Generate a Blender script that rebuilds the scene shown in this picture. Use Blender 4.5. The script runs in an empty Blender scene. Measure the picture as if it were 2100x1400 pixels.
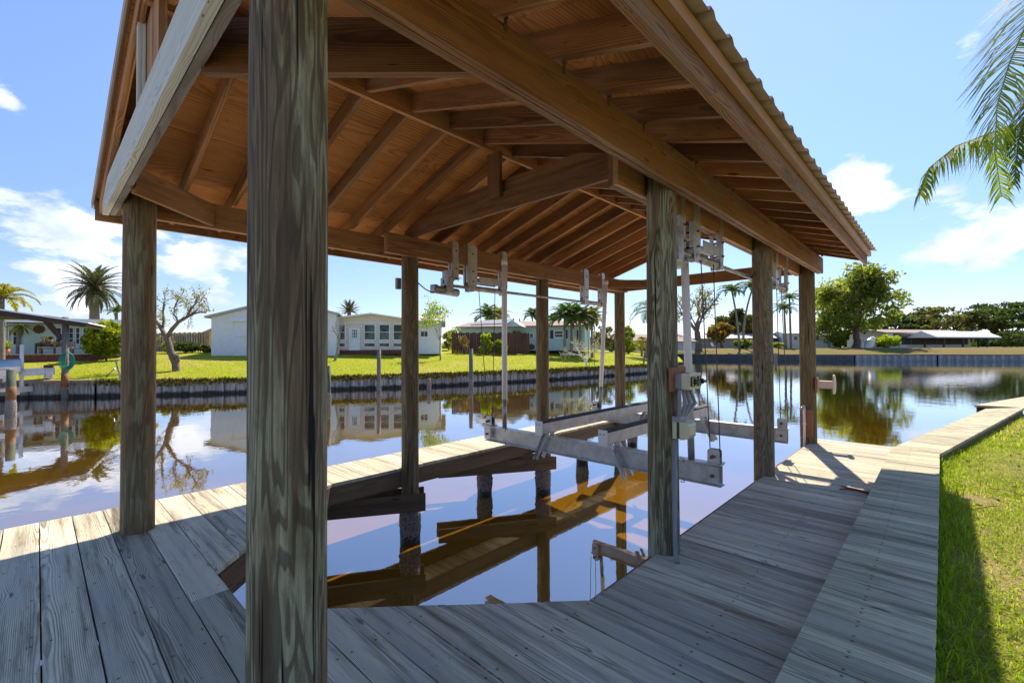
import bpy, math, random
import numpy as np
from mathutils import Vector, Matrix, noise as mnoise
R = math.radians
rng = np.random.default_rng(7)
random.seed(7)
sc = bpy.context.scene
col = sc.collection

# ------------------------------------------------------------------ camera
YAW, PIT, ROL, FPX = 0.7605, 0.0141, -0.0039, 927.35      # measured from the photograph's vanishing points
EYE = np.array([0.0, 0.0, 1.5])
Fv = np.array([-math.sin(YAW) * math.cos(PIT), math.cos(YAW) * math.cos(PIT), math.sin(PIT)])
R0 = np.array([math.cos(YAW), math.sin(YAW), 0.0])
U0 = np.cross(R0, Fv)
Rv = math.cos(ROL) * R0 + math.sin(ROL) * U0
Uv = math.cos(ROL) * U0 - math.sin(ROL) * R0
cam = bpy.data.cameras.new('camera')
co = bpy.data.objects.new('camera', cam)
col.objects.link(co)
m = Matrix.Identity(4)
for i in range(3):
    m[i][0], m[i][1], m[i][2], m[i][3] = Rv[i], Uv[i], -Fv[i], EYE[i]
co.matrix_world = m
cam.sensor_width = 36
cam.lens = FPX / 2100 * 36
cam.clip_start = 0.05
cam.clip_end = 5000
sc.camera = co

def at(px, depth, py=None):
    """a world point seen at photo column px (2100 wide), that many metres in front of the eye"""
    if py is None:
        h = R0 * ((px - 1050) / FPX) + np.array([-math.sin(YAW), math.cos(YAW), 0])
        return EYE + h * depth
    return EYE + (Fv + Rv * ((px - 1050) / FPX) + Uv * (-(py - 700) / FPX)) * depth
def xy(px, depth):
    p = at(px, depth); return (p[0], p[1])
def zat(py, px, depth):
    return at(px, depth, py)[2]

# ------------------------------------------------------------------ sun and sky
SUN_AZ, SUN_EL = R(21), R(50)          # azimuth measured from +Y towards -X
sd = Vector((-math.sin(SUN_AZ) * math.cos(SUN_EL), math.cos(SUN_AZ) * math.cos(SUN_EL), math.sin(SUN_EL)))
sun = bpy.data.lights.new('sun', 'SUN')
sun.energy = 3.5
sun.angle = R(0.5)
sun.color = (1.0, 0.88, 0.72)
so = bpy.data.objects.new('sun', sun)
so.rotation_euler = (-sd).to_track_quat('-Z', 'Y').to_euler()
so.location = (0, 0, 30)
col.objects.link(so)

world = bpy.data.worlds.new('World')
sc.world = world
world.use_nodes = True
wn, wl = world.node_tree.nodes, world.node_tree.links
wn.clear()
def nn(nodes, t, **k):
    n = nodes.new(t)
    for a, b in k.items():
        if a == 'op': n.operation = b
        elif a.startswith('i_'): n.inputs[a[2:].replace('_', ' ')].default_value = b
        else: setattr(n, a, b)
    return n
out = nn(wn, 'ShaderNodeOutputWorld')
bg = nn(wn, 'ShaderNodeBackground')
sky = nn(wn, 'ShaderNodeTexSky')
sky.sky_type = 'NISHITA'; sky.sun_disc = False
sky.sun_elevation = SUN_EL
sky.sun_rotation = -SUN_AZ
sky.air_density = 1.0; sky.dust_density = 0.1; sky.ozone_density = 2.0
SKY_S = 0.105
tc = nn(wn, 'ShaderNodeTexCoord')
sep = nn(wn, 'ShaderNodeSeparateXYZ')
wl.new(tc.outputs['Generated'], sep.inputs[0])
def wmath(op, a, b=None, c=None, clamp=False):
    n = nn(wn, 'ShaderNodeMath', op=op); n.use_clamp = clamp
    for i, v in enumerate((a, b, c)):
        if v is None: continue
        if isinstance(v, (int, float)): n.inputs[i].default_value = v
        else: wl.new(v, n.inputs[i])
    return n.outputs[0]
zc = wmath('ADD', wmath('MAXIMUM', sep.outputs[2], 0.0), 0.10)
cx = wmath('DIVIDE', sep.outputs[0], zc); cy = wmath('DIVIDE', sep.outputs[1], zc)
comb = nn(wn, 'ShaderNodeCombineXYZ')
wl.new(cx, comb.inputs[0]); wl.new(cy, comb.inputs[1])
n1 = nn(wn, 'ShaderNodeTexNoise', i_Scale=0.85, i_Detail=9.0, i_Roughness=0.58, i_Distortion=0.15)
wl.new(comb.outputs[0], n1.inputs['Vector'])
# broad cloud banks where the real sky has them (directions, radius in radians, strength)
BLOBS = [(60, 540, .19, .26), (200, 500, .12, .22), (420, 530, .17, .32), (730, 600, .22, .12), (5, 190, .05, .34), (190, 60, .14, .17),
         (1760, 385, .085, .50), (1700, 390, .05, .2), (1940, 460, .13, .27), (2080, 480, .12, .24), (1720, 560, .14, .10), (1990, 80, .035, .26), (2060, 610, .12, .1)]
acc = None
for (bx, by, br, bs) in BLOBS:
    d = at(bx, 1.0, by) - EYE; d = d / np.linalg.norm(d)
    dist = nn(wn, 'ShaderNodeVectorMath', op='DISTANCE')
    wl.new(tc.outputs['Generated'], dist.inputs[0]); dist.inputs[1].default_value = tuple(d)
    mr = nn(wn, 'ShaderNodeMapRange', interpolation_type='SMOOTHSTEP')
    mr.inputs['From Min'].default_value = br; mr.inputs['From Max'].default_value = 0
    mr.inputs['To Min'].default_value = 0; mr.inputs['To Max'].default_value = bs
    wl.new(dist.outputs['Value'], mr.inputs['Value'])
    acc = mr.outputs[0] if acc is None else wmath('ADD', acc, mr.outputs[0])
n3 = nn(wn, 'ShaderNodeTexNoise', i_Scale=8.0, i_Detail=10.0, i_Roughness=0.62)
mp3 = nn(wn, 'ShaderNodeMapping'); mp3.inputs['Scale'].default_value = (1, 1, 2.3)
wl.new(tc.outputs['Generated'], mp3.inputs[0]); wl.new(mp3.outputs[0], n3.inputs['Vector'])
dens = wmath('ADD', wmath('ADD', wmath('MULTIPLY', n1.outputs['Fac'], 0.35), wmath('MULTIPLY', n3.outputs['Fac'], 0.95)), acc)
cr = nn(wn, 'ShaderNodeMapRange', interpolation_type='SMOOTHSTEP')
cr.inputs['From Min'].default_value = 0.85; cr.inputs['From Max'].default_value = 1.0
cr.inputs['To Max'].default_value = 0.92
wl.new(dens, cr.inputs['Value'])
n2 = nn(wn, 'ShaderNodeTexNoise', i_Scale=12.0, i_Detail=5.0)
wl.new(tc.outputs['Generated'], n2.inputs['Vector'])
crc = nn(wn, 'ShaderNodeValToRGB')
crc.color_ramp.elements[0].position = 0.35; crc.color_ramp.elements[0].color = (2.9, 3.3, 4.1, 1)
crc.color_ramp.elements[1].position = 0.6; crc.color_ramp.elements[1].color = (4.9, 5.0, 5.3, 1)
wl.new(n2.outputs['Fac'], crc.inputs[0])
hs = nn(wn, 'ShaderNodeHueSaturation'); hs.inputs['Saturation'].default_value = 1.05; hs.inputs['Value'].default_value = 1.0
elv = nn(wn, 'ShaderNodeMapRange', interpolation_type='SMOOTHSTEP')
elv.inputs['From Min'].default_value = -.02; elv.inputs['From Max'].default_value = .55; elv.inputs['To Min'].default_value = 0; elv.inputs['To Max'].default_value = 1
wl.new(sep.outputs[2], elv.inputs['Value'])
grade = nn(wn, 'ShaderNodeMix', data_type='RGBA'); grade.inputs['A'].default_value = (.45, .45, .55, 1); grade.inputs['B'].default_value = (.84, .80, .86, 1)
wl.new(elv.outputs[0], grade.inputs['Factor'])
gm = nn(wn, 'ShaderNodeMix', data_type='RGBA', blend_type='MULTIPLY'); gm.inputs['Factor'].default_value = 1
wl.new(sky.outputs[0], gm.inputs['A']); wl.new(grade.outputs['Result'], gm.inputs['B'])
wl.new(gm.outputs['Result'], hs.inputs['Color'])
mixc = nn(wn, 'ShaderNodeMix', data_type='RGBA')
wl.new(cr.outputs[0], mixc.inputs['Factor']); wl.new(hs.outputs[0], mixc.inputs['A']); wl.new(crc.outputs[0], mixc.inputs['B'])
wl.new(mixc.outputs['Result'], bg.inputs['Color'])
bg.inputs['Strength'].default_value = SKY_S
wl.new(bg.outputs[0], out.inputs[0])

sc.view_settings.view_transform = 'Standard'
sc.view_settings.look = 'None'
sc.view_settings.gamma = 1
sc.view_settings.exposure = 1.4
sc.cycles.max_bounces = 10
sc.cycles.diffuse_bounces = 6
sc.cycles.transparent_max_bounces = 12
sc.cycles.caustics_reflective = True
sc.cycles.blur_glossy = 1.0
sc.cycles.sample_clamp_indirect = 6.0

# ------------------------------------------------------------------ materials
M = {}
class NT:
    def __init__(s, name):
        s.m = bpy.data.materials.new(name); s.m.use_nodes = True
        s.n, s.l = s.m.node_tree.nodes, s.m.node_tree.links
        s.b = s.n['Principled BSDF']; s.out = s.n['Material Output']
        M[name] = s.m
    def node(s, t, **k): return nn(s.n, t, **k)
    def link(s, a, b): s.l.new(a, b)
    def math(s, op, a, b=None, c=None, clamp=False):
        n = s.node('ShaderNodeMath', op=op); n.use_clamp = clamp
        for i, v in enumerate((a, b, c)):
            if v is None: continue
            if isinstance(v, (int, float)): n.inputs[i].default_value = v
            else: s.link(v, n.inputs[i])
        return n.outputs[0]
    def noise(s, vec, scale, detail=4, rough=.55, dist=0):
        n = s.node('ShaderNodeTexNoise', i_Scale=scale, i_Detail=detail, i_Roughness=rough, i_Distortion=dist)
        if vec is not None: s.link(vec, n.inputs['Vector'])
        return n.outputs['Fac']
    def ramp(s, fac, stops):
        n = s.node('ShaderNodeValToRGB'); e = n.color_ramp.elements
        while len(e) < len(stops): e.new(.5)
        for i, (p, c) in enumerate(stops):
            e[i].position = p
            e[i].color = (c if len(c) == 4 else (*c, 1)) if not isinstance(c, (int, float)) else (c, c, c, 1)
        s.link(fac, n.inputs[0]); return n.outputs[0]
    def mix(s, fac, a, b, blend='MIX'):
        n = s.node('ShaderNodeMix', data_type='RGBA', blend_type=blend)
        for k, v in (('Factor', fac), ('A', a), ('B', b)):
            sock = [i for i in n.inputs if i.name == k and (i.type == ('VALUE' if k == 'Factor' else 'RGBA'))][0]
            if isinstance(v, (int, float)): sock.default_value = v
            elif isinstance(v, tuple): sock.default_value = (*v, 1) if len(v) == 3 else v
            else: s.link(v, sock)
        return [o for o in n.outputs if o.type == 'RGBA'][0]
    def mapping(s, vec, sca):
        n = s.node('ShaderNodeMapping'); n.inputs['Scale'].default_value = sca; s.link(vec, n.inputs[0]); return n.outputs[0]
    def attr(s, name):
        n = s.node('ShaderNodeAttribute', attribute_name=name); return n
    def bump(s, h, strength=.3, dist=.01):
        n = s.node('ShaderNodeBump', i_Strength=strength, i_Distance=dist); s.link(h, n.inputs['Height']); s.link(n.outputs[0], s.b.inputs['Normal'])
    def set(s, **k):
        for a, v in k.items():
            s.b.inputs[a.replace('_', ' ')].default_value = (*v, 1) if isinstance(v, tuple) and len(v) == 3 else v

def seedvec(t, g, tone):
    c = t.node('ShaderNodeCombineXYZ')
    for k, m_ in enumerate((57.3, 131.7, 91.1)): t.link(t.math('MULTIPLY', tone, m_), c.inputs[k])
    a = t.node('ShaderNodeVectorMath', op='ADD'); t.link(g, a.inputs[0]); t.link(c.outputs[0], a.inputs[1]); return a.outputs[0]
def finish(t, base, tone, tone_amt, rough, bump, h):
    tf = t.math('ADD', t.math('MULTIPLY', t.math('FRACT', t.math('MULTIPLY', tone, 7.77)), tone_amt * 2), 1 - tone_amt)
    vm = t.node('ShaderNodeVectorMath', op='SCALE'); t.link(base, vm.inputs[0]); t.link(tf, vm.inputs['Scale'])
    t.link(vm.outputs[0], t.b.inputs['Base Color'])
    t.set(Roughness=rough, Specular_IOR_Level=.25)
    t.bump(h, bump, .004)
def wood(name, dark, mid, light, stain, stain_amt=.5, freq=150, line_amt=.6, rough=.75, bump=.4, knot=.75, stain_scale=(.8, 9, 9), tone_amt=.25, stain_pos=(.48, .66), wander=.05, nails=False, grey=None):
    """sawn board: growth rings of a log cut lengthwise, g = (along, across, thick) about the board's own centre line"""
    t = NT(name)
    g = t.attr('g').outputs['Vector']; tone = t.attr('t').outputs['Fac']
    sv = seedvec(t, g, tone)
    sp = t.node('ShaderNodeSeparateXYZ'); t.link(g, sp.inputs[0])
    vo = t.node('ShaderNodeTexVoronoi', i_Scale=1.0); t.link(t.mapping(sv, (1.5, 6.5, 6.5)), vo.inputs['Vector'])
    kd = vo.outputs['Distance']
    swirl = t.math('MULTIPLY', t.ramp(kd, [(0, 1.0), (.12, .5), (.30, 0.0)]), .03)
    na = t.math('SUBTRACT', t.noise(t.mapping(sv, (.45, 1.2, 1.2)), 1.0, 2, .5), .5)
    nb = t.math('SUBTRACT', t.noise(t.mapping(sv, (.9, .6, .6)), 1.0, 2, .5), .5)
    r1 = t.math('SUBTRACT', t.math('FRACT', t.math('MULTIPLY', tone, 17.13)), .5); r2 = t.math('FRACT', t.math('MULTIPLY', tone, 91.7))
    Y = t.math('ADD', t.math('ADD', sp.outputs[1], t.math('MULTIPLY', r1, .20)), t.math('MULTIPLY', na, wander))
    Z = t.math('ADD', t.math('ADD', t.math('ADD', sp.outputs[2], .012), t.math('MULTIPLY', r2, .06)), t.math('MULTIPLY', nb, wander * 1.3))
    r = t.math('SQRT', t.math('ADD', t.math('MULTIPLY', Y, Y), t.math('MULTIPLY', Z, Z)))
    r = t.math('ADD', r, swirl)
    fine = t.noise(t.mapping(sv, (6, 60, 60)), 1.0, 2, .5)
    ring = t.math('FRACT', t.math('ADD', t.math('MULTIPLY', r, freq), t.math('MULTIPLY', fine, .35)))
    lr = t.ramp(ring, [(0, 0.0), (.45, .10), (.80, 1.0), (.93, .9), (1.0, 0.0)])
    lw = t.ramp(t.noise(t.mapping(sv, (.7, 14, 14)), 1.0, 3, .6), [(.32, .25), (.62, 1.0)])
    fib = t.noise(t.mapping(sv, (4, 170, 170)), 1.0, 3, .65)
    base = t.mix(fib, mid, light)
    base = t.mix(t.math('MULTIPLY', t.math('MULTIPLY', lr, lw), line_amt), base, dark)
    st = t.ramp(t.noise(t.mapping(sv, stain_scale), 1.0, 6, .66, .2), [(stain_pos[0], 0.0), (stain_pos[1], 1.0)])
    base = t.mix(t.math('MULTIPLY', st, stain_amt), base, stain)
    if grey:
        gp_ = t.ramp(t.noise(t.mapping(sv, (1.3, 3, 3)), 1.0, 4, .6), [(.45, 0.0), (.70, .6)]); base = t.mix(gp_, base, grey)
    kn = t.ramp(kd, [(.035, 1.0), (.06, .75), (.085, 0.0)])
    base = t.mix(t.math('MULTIPLY', kn, knot), base, tuple(c * .45 for c in dark))
    speck = t.ramp(t.noise(t.mapping(sv, (14, 60, 60)), 1.0, 1, .5), [(.74, 0.0), (.78, .8)])
    base = t.mix(speck, base, tuple(c * .5 for c in dark))
    if nails:
        fx = t.math('SUBTRACT', t.math('FRACT', t.math('DIVIDE', sp.outputs[0], .61)), .5)
        dx = t.math('MULTIPLY', fx, .61); dy = t.math('SUBTRACT', t.math('ABSOLUTE', sp.outputs[1]), nails)
        dd = t.math('SQRT', t.math('ADD', t.math('MULTIPLY', dx, dx), t.math('MULTIPLY', dy, dy)))
        base = t.mix(t.ramp(t.math('MULTIPLY', dd, 50), [(.20, .85), (.36, .25), (.6, 0.0)]), base, (.03, .022, .015))
    finish(t, base, tone, tone_amt, rough, bump, t.math('ADD', t.math('MULTIPLY', lr, -.5), t.math('MULTIPLY', fib, .7)))
    return t.m
def roundwood(name, dark, brown, green, line_amt=.55, green_pos=(.44, .52), scale=(.75, 9, 9), bands=9, rough=.8, bump=.6):
    """peeled and treated round piling: sap bands, green patches, drying cracks"""
    t = NT(name)
    g = t.attr('g').outputs['Vector']; tone = t.attr('t').outputs['Fac']; sv = seedvec(t, g, tone)
    n = t.noise(t.mapping(sv, (scale[0], scale[1], scale[2])), 1.0, 2, .5, .5)
    band = t.ramp(t.math('FRACT', t.math('MULTIPLY', n, bands)), [(0, 0.0), (.10, .9), (.42, 1.0), (.50, .1), (1, 0.0)])
    patch = t.ramp(t.noise(t.mapping(sv, (1.0, 11, 11)), 1.0, 5, .62, .2), [(green_pos[0], 0.0), (green_pos[1], 1.0)])
    fib = t.noise(t.mapping(sv, (2.2, 110, 110)), 1.0, 4, .75)
    mott = t.noise(t.mapping(sv, (4.5, 26, 26)), 1.0, 6, .72)
    b1 = t.mix(t.ramp(fib, [(.36, 0.0), (.64, 1.0)]), tuple(c * .52 for c in brown), brown)
    b2 = t.mix(t.ramp(fib, [(.36, 0.0), (.64, 1.0)]), tuple(c * .62 for c in green), green)
    base = t.mix(patch, b1, b2)
    base = t.mix(t.math('MULTIPLY', band, line_amt), base, dark)
    base = t.mix(t.ramp(mott, [(.48, 0.0), (.64, .8)]), base, tuple((a + b_) * .42 for a, b_ in zip(dark, brown)))
    vo = t.node('ShaderNodeTexVoronoi', i_Scale=1.0); t.link(t.mapping(sv, (1.1, 7, 7)), vo.inputs['Vector'])
    kn = t.ramp(vo.outputs['Distance'], [(.05, .9), (.085, 0.0)])
    base = t.mix(kn, base, tuple(c * .5 for c in dark))
    crk = t.ramp(t.noise(t.mapping(sv, (.9, 45, 45)), 1.0, 2, .5), [(.665, 0.0), (.685, 1.0)])
    base = t.mix(crk, base, tuple(c * .25 for c in dark))
    finish(t, base, tone, .08, rough, bump, t.math('ADD', t.math('MULTIPLY', crk, -1.2), fib))
    return t.m

wood('roof_timber', (.085, .032, .011), (.33, .148, .052), (.50, .26, .10), (.10, .045, .022), .75, freq=130, line_amt=.85, tone_amt=.48, stain_scale=(.8, 8, 8), grey=(.25, .175, .095))
wood('plywood', (.18, .062, .016), (.45, .19, .05), (.56, .26, .075), (.24, .09, .025), .6, freq=38, line_amt=.7, wander=.35, stain_scale=(.9, 5, 5), tone_amt=.12, knot=.8)
wood('pale_timber', (.24, .235, .19), (.56, .58, .50), (.68, .70, .62), (.36, .33, .25), .35, freq=110, line_amt=.7, wander=.10, tone_amt=.05)
wood('deck_timber', (.10, .085, .05), (.54, .48, .33), (.73, .67, .49), (.13, .105, .06), .95, freq=140, line_amt=.85, wander=.05, tone_amt=.28, stain_scale=(.8, 13, 13), stain_pos=(.48, .68), nails=.065, grey=(.40, .375, .32))
wood('boardwalk_timber', (.07, .063, .034), (.45, .41, .245), (.65, .60, .40), (.11, .10, .06), .85, freq=150, line_amt=.9, wander=.04, tone_amt=.22, stain_scale=(.9, 12, 12), nails=.05, grey=(.31, .295, .22))
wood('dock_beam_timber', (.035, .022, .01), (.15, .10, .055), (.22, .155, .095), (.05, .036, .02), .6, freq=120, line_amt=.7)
wood('grey_timber', (.05, .045, .04), (.16, .145, .125), (.24, .22, .19), (.08, .07, .06))
wood('fence_timber', (.03, .014, .01), (.10, .045, .03), (.13, .065, .045), (.06, .03, .02))
roundwood('post_timber', (.048, .036, .022), (.20, .15, .085), (.38, .38, .24), .72, (.43, .55), scale=(.8, 10, 10), bands=11)
roundwood('post_timber_grey', (.06, .042, .024), (.27, .20, .12), (.31, .28, .18), .6, (.45, .60), scale=(1.6, 10, 10), bands=14)
roundwood('post_timber_brown', (.05, .034, .017), (.24, .16, .08), (.28, .25, .14), .5, (.50, .60))

def plain(name, c, rough=.6, metal=0.0, var=.2, scale=6, bump=0.1, c2=None, spec=.5, streak=False):
    t = NT(name)
    tc_ = t.node('ShaderNodeTexCoord').outputs['Object']
    if streak: tc_ = t.mapping(tc_, (3.0, 3.0, .35))
    f = t.noise(tc_, scale, 6, .6)
    c2 = c2 or tuple(x * (1 - var) for x in c)
    base = t.ramp(f, [(.35, c2), (.65, c)])
    t.link(base, t.b.inputs['Base Color'])
    t.set(Roughness=rough, Metallic=metal, Specular_IOR_Level=spec)
    if bump: t.bump(t.noise(tc_, scale * 4, 4), bump, .01)
    return t.m
plain('aluminium', (.60, .575, .54), .42, .5, .3, 9, .25)
plain('galvanised_steel', (.50, .49, .46), .45, .65, .35, 12, c2=(.28, .26, .22))
plain('roof_metal', (.50, .41, .31), .5, .15, .2, 3)
plain('eave_flashing', (.40, .22, .10), .5, 0, .15, 4)
plain('white_plastic', (.78, .76, .72), .35, 0, .06, 3, 0)
plain('grey_plastic', (.22, .225, .235), .45, 0, .1, 5, 0)
plain('cream_plastic', (.52, .48, .31), .35, 0, .1, 5, 0)
plain('black_plastic', (.015, .015, .016), .4, 0, .1, 5, 0)
plain('black_rubber', (.022, .023, .027), .8, 0, .3, 14, .3)
plain('yellow_plastic', (.75, .55, .05), .4, 0, .1, 5, 0)
plain('cable_steel', (.10, .085, .07), .55, .6, .3, 40, 0)
plain('rust', (.20, .09, .04), .9, 0, .5, 30, .3)
plain('copper_plastic', (.62, .46, .38), .45, 0, .2, 8, 0)
plain('red_timber', (.33, .12, .05), .7, 0, .3, 9, .2)
plain('barnacle_crust', (.32, .285, .24), .95, 0, .5, 45, .8, c2=(.07, .05, .04))
plain('wet_algae', (.012, .011, .008), .35, 0, .4, 30, .5)
plain('concrete_wall', (.46, .42, .37), .9, 0, .5, 2.6, .3, c2=(.09, .08, .065), streak=True)
plain('far_seawall', (.085, .095, .095), .85, 0, .4, 2.0, .2, c2=(.05, .06, .06), streak=True)
plain('white_sheet_piling', (.26, .28, .29), .6, 0, .3, 3, .1)
plain('bank_cap', (.33, .26, .19), .9, 0, .4, 2, .2)
plain('white_wall', (.72, .73, .76), .8, 0, .08, 3, .1)
plain('pink_wall', (.70, .60, .54), .8, 0, .08, 3, .1)
plain('mint_wall', (.60, .73, .66), .8, 0, .08, 3, .1)
plain('blue_wall', (.46, .60, .61), .8, 0, .08, 3, .1)
plain('yellow_wall', (.70, .50, .14), .8, 0, .1, 3, .1)
plain('grey_wall', (.36, .37, .37), .8, 0, .1, 3, .1)
plain('roof_shingle', (.30, .235, .195), .9, 0, .3, 4, .2)
plain('roof_grey', (.42, .42, .43), .8, 0, .15, 2, .1)
plain('roof_white', (.80, .80, .82), .5, 0, .06, 2, .0)
plain('dark_timber', (.055, .035, .028), .8, 0, .4, 5, .2)
plain('brick_red', (.17, .06, .045), .85, 0, .5, 6, .3)
plain('orange_post', (.24, .105, .03), .75, 0, .45, 5, .2)
plain('green_post', (.075, .10, .06), .8, 0, .5, 6, .2)
plain('screen_dark', (.035, .037, .042), .5, 0, .4, 1.3, 0)
plain('bark', (.22, .16, .12), .95, 0, .5, 6, .6, c2=(.08, .06, .045))
plain('pale_bark', (.33, .29, .25), .95, 0, .4, 8, .5, c2=(.16, .13, .11))
plain('palm_bark', (.26, .21, .17), .95, 0, .4, 9, .6)
plain('hose_green', (.008, .20, .13), .4, 0, .1, 5, 0)
plain('terracotta', (.50, .17, .06), .8, 0, .1, 5, 0)
plain('boat_blue', (.35, .45, .55), .5, 0, .15, 3, 0)
plain('black_metal', (.015, .015, .016), .5, 0, .1, 5, 0)
plain('shutter_dark', (.02, .03, .06), .6, 0, .1, 5, 0)
plain('door_white', (.74, .77, .82), .6, 0, .05, 3, 0)
plain('lawn_chair_white', (.7, .7, .7), .6, 0, .05, 3, 0)
plain('dead_leaf', (.33, .22, .12), .9, 0, .4, 9, 0)

t_ = M['concrete_wall']; n_, l_ = t_.node_tree.nodes, t_.node_tree.links
bs_ = n_['Principled BSDF']; src = bs_.inputs['Base Color'].links[0].from_socket
tcn = n_.new('ShaderNodeTexCoord'); sx_ = n_.new('ShaderNodeSeparateXYZ'); l_.new(tcn.outputs['Object'], sx_.inputs[0])
nz_ = n_.new('ShaderNodeTexNoise'); nz_.inputs['Scale'].default_value = 3; l_.new(tcn.outputs['Object'], nz_.inputs['Vector'])
ad_ = n_.new('ShaderNodeMath'); ad_.operation = 'MULTIPLY_ADD'; l_.new(nz_.outputs['Fac'], ad_.inputs[0]); ad_.inputs[1].default_value = -.22; l_.new(sx_.outputs[2], ad_.inputs[2])
rp_ = n_.new('ShaderNodeValToRGB'); rp_.color_ramp.elements[0].position = .02; rp_.color_ramp.elements[0].color = (.16, .14, .11, 1); rp_.color_ramp.elements[1].position = .12; rp_.color_ramp.elements[1].color = (1, 1, 1, 1)
l_.new(ad_.outputs[0], rp_.inputs[0])
mm_ = n_.new('ShaderNodeMix'); mm_.data_type = 'RGBA'; mm_.blend_type = 'MULTIPLY'; mm_.inputs['Factor'].default_value = 1
l_.new(src, mm_.inputs['A']); l_.new(rp_.outputs[0], mm_.inputs['B']); l_.new(mm_.outputs['Result'], bs_.inputs['Base Color'])
t = NT('window_glass'); t.set(Base_Color=(.045, .06, .06), Roughness=.12, Specular_IOR_Level=.25)
f = t.noise(t.node('ShaderNodeTexCoord').outputs['Object'], 1.7, 3)
t.link(t.ramp(f, [(.4, (.018, .03, .028)), (.62, (.10, .14, .13))]), t.b.inputs['Base Color'])

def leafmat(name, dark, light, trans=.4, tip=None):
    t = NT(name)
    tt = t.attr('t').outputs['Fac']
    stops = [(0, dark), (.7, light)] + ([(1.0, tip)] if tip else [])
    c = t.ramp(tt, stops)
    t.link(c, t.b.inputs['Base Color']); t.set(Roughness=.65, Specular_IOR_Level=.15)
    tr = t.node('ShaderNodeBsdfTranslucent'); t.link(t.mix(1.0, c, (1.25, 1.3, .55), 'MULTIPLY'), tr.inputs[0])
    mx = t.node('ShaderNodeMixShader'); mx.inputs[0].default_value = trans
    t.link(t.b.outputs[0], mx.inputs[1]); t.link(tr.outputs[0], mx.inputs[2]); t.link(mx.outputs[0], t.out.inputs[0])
leafmat('leaf_mid', (.08, .115, .025), (.28, .32, .065), .55, (.46, .45, .12))
leafmat('leaf_yellow', (.05, .10, .01), (.30, .34, .02), .45, (.55, .46, .03))
leafmat('leaf_dark', (.025, .05, .018), (.085, .125, .04), .4, (.18, .20, .06))
leafmat('leaf_olive', (.045, .055, .022), (.15, .15, .05), .4, (.27, .23, .08))
leafmat('leaf_bright', (.13, .20, .015), (.38, .46, .03), .5, (.5, .6, .06))
leafmat('leaf_orange', (.12, .085, .02), (.30, .20, .045), .4, (.45, .27, .06))
leafmat('leaf_bud', (.16, .12, .06), (.34, .33, .09), .4, (.5, .5, .15))
leafmat('palm_green', (.04, .09, .015), (.13, .22, .035), .4, (.30, .32, .08))
leafmat('palm_date', (.05, .07, .03), (.15, .16, .07), .3, (.30, .23, .10))
leafmat('palm_yellow', (.10, .12, .01), (.40, .36, .04), .4, (.6, .45, .05))
leafmat('frond_green', (.07, .12, .02), (.22, .30, .04), .6, (.45, .38, .08))
leafmat('grass_blade', (.10, .18, .008), (.40, .50, .02), .5, (.72, .62, .30))
leafmat('weed', (.03, .05, .008), (.14, .13, .02), .3, (.30, .16, .05))

def groundmat(name, a, b, dry, dry_pos=(.55, .7), sc_=.25):
    t = NT(name)
    p = t.node('ShaderNodeTexCoord').outputs['Object']
    f = t.noise(p, 9, 8, .7); f2 = t.noise(p, sc_, 5, .6); f3 = t.noise(p, 60, 3, .7)
    c = t.mix(f, a, b)
    c = t.mix(t.ramp(f2, [(dry_pos[0], 0.0), (dry_pos[1], .75)]), c, dry)
    c = t.mix(t.ramp(f3, [(.4, 0.0), (.7, .45)]), c, tuple(x * .45 for x in a))
    t.link(c, t.b.inputs['Base Color']); t.set(Roughness=.95, Specular_IOR_Level=.1)
    t.bump(t.math('ADD', f, f3), .6, .05)
groundmat('lawn', (.21, .245, .010), (.36, .37, .02), (.42, .33, .09), (.46, .64), .35)
groundmat('far_lawn', (.095, .105, .02), (.20, .175, .045), (.20, .125, .055), (.42, .6), .12)
groundmat('near_soil', (.16, .15, .035), (.28, .24, .08), (.36, .27, .13), (.4, .6), 1.5)
groundmat('mud', (.10, .08, .05), (.14, .11, .07), (.12, .09, .05))

# water: brown tannin body under a fresnel mirror with small ripples
t = NT('canal_water')
p = t.node('ShaderNodeTexCoord').outputs['Object']
geo = t.node('ShaderNodeNewGeometry')
pn = t.node('ShaderNodeSeparateXYZ'); t.link(p, pn.inputs[0])
# ripples grow away from the sheltered slip
distc = t.node('ShaderNodeVectorMath', op='LENGTH'); t.link(p, distc.inputs[0])
amp = t.ramp(t.math('MULTIPLY', distc.outputs['Value'], .01), [(.03, .02), (.10, .055), (.35, .15)])
w1 = t.noise(t.mapping(p, (1.0, 1.0, 1.0)), 1.6, 3, .5)
w2 = t.noise(t.mapping(p, (1.0, 1.6, 1.0)), 7.0, 2, .5)
hh = t.math('ADD', w1, t.math('MULTIPLY', w2, .18))
bn = t.node('ShaderNodeBump', i_Distance=.06); t.link(t.math('MULTIPLY', amp, .55), bn.inputs['Strength']); t.link(hh, bn.inputs['Height'])
dif = t.node('ShaderNodeBsdfDiffuse'); 
bc = t.ramp(t.noise(p, .8, 3), [(.3, (.085, .040, .002)), (.7, (.14, .070, .003))])
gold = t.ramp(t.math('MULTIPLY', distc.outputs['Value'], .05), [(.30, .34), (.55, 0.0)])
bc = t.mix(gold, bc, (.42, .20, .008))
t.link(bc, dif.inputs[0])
gl = t.node('ShaderNodeBsdfGlossy', i_Roughness=.012); gl.inputs['Color'].default_value = (.92, .94, .96, 1)
t.link(bn.outputs[0], gl.inputs['Normal'])
fr = t.node('ShaderNodeFresnel', i_IOR=1.5); t.link(bn.outputs[0], fr.inputs['Normal'])
fac = t.math('ADD', t.math('MULTIPLY', fr.outputs[0], 1.15), .27, clamp=True)
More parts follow.
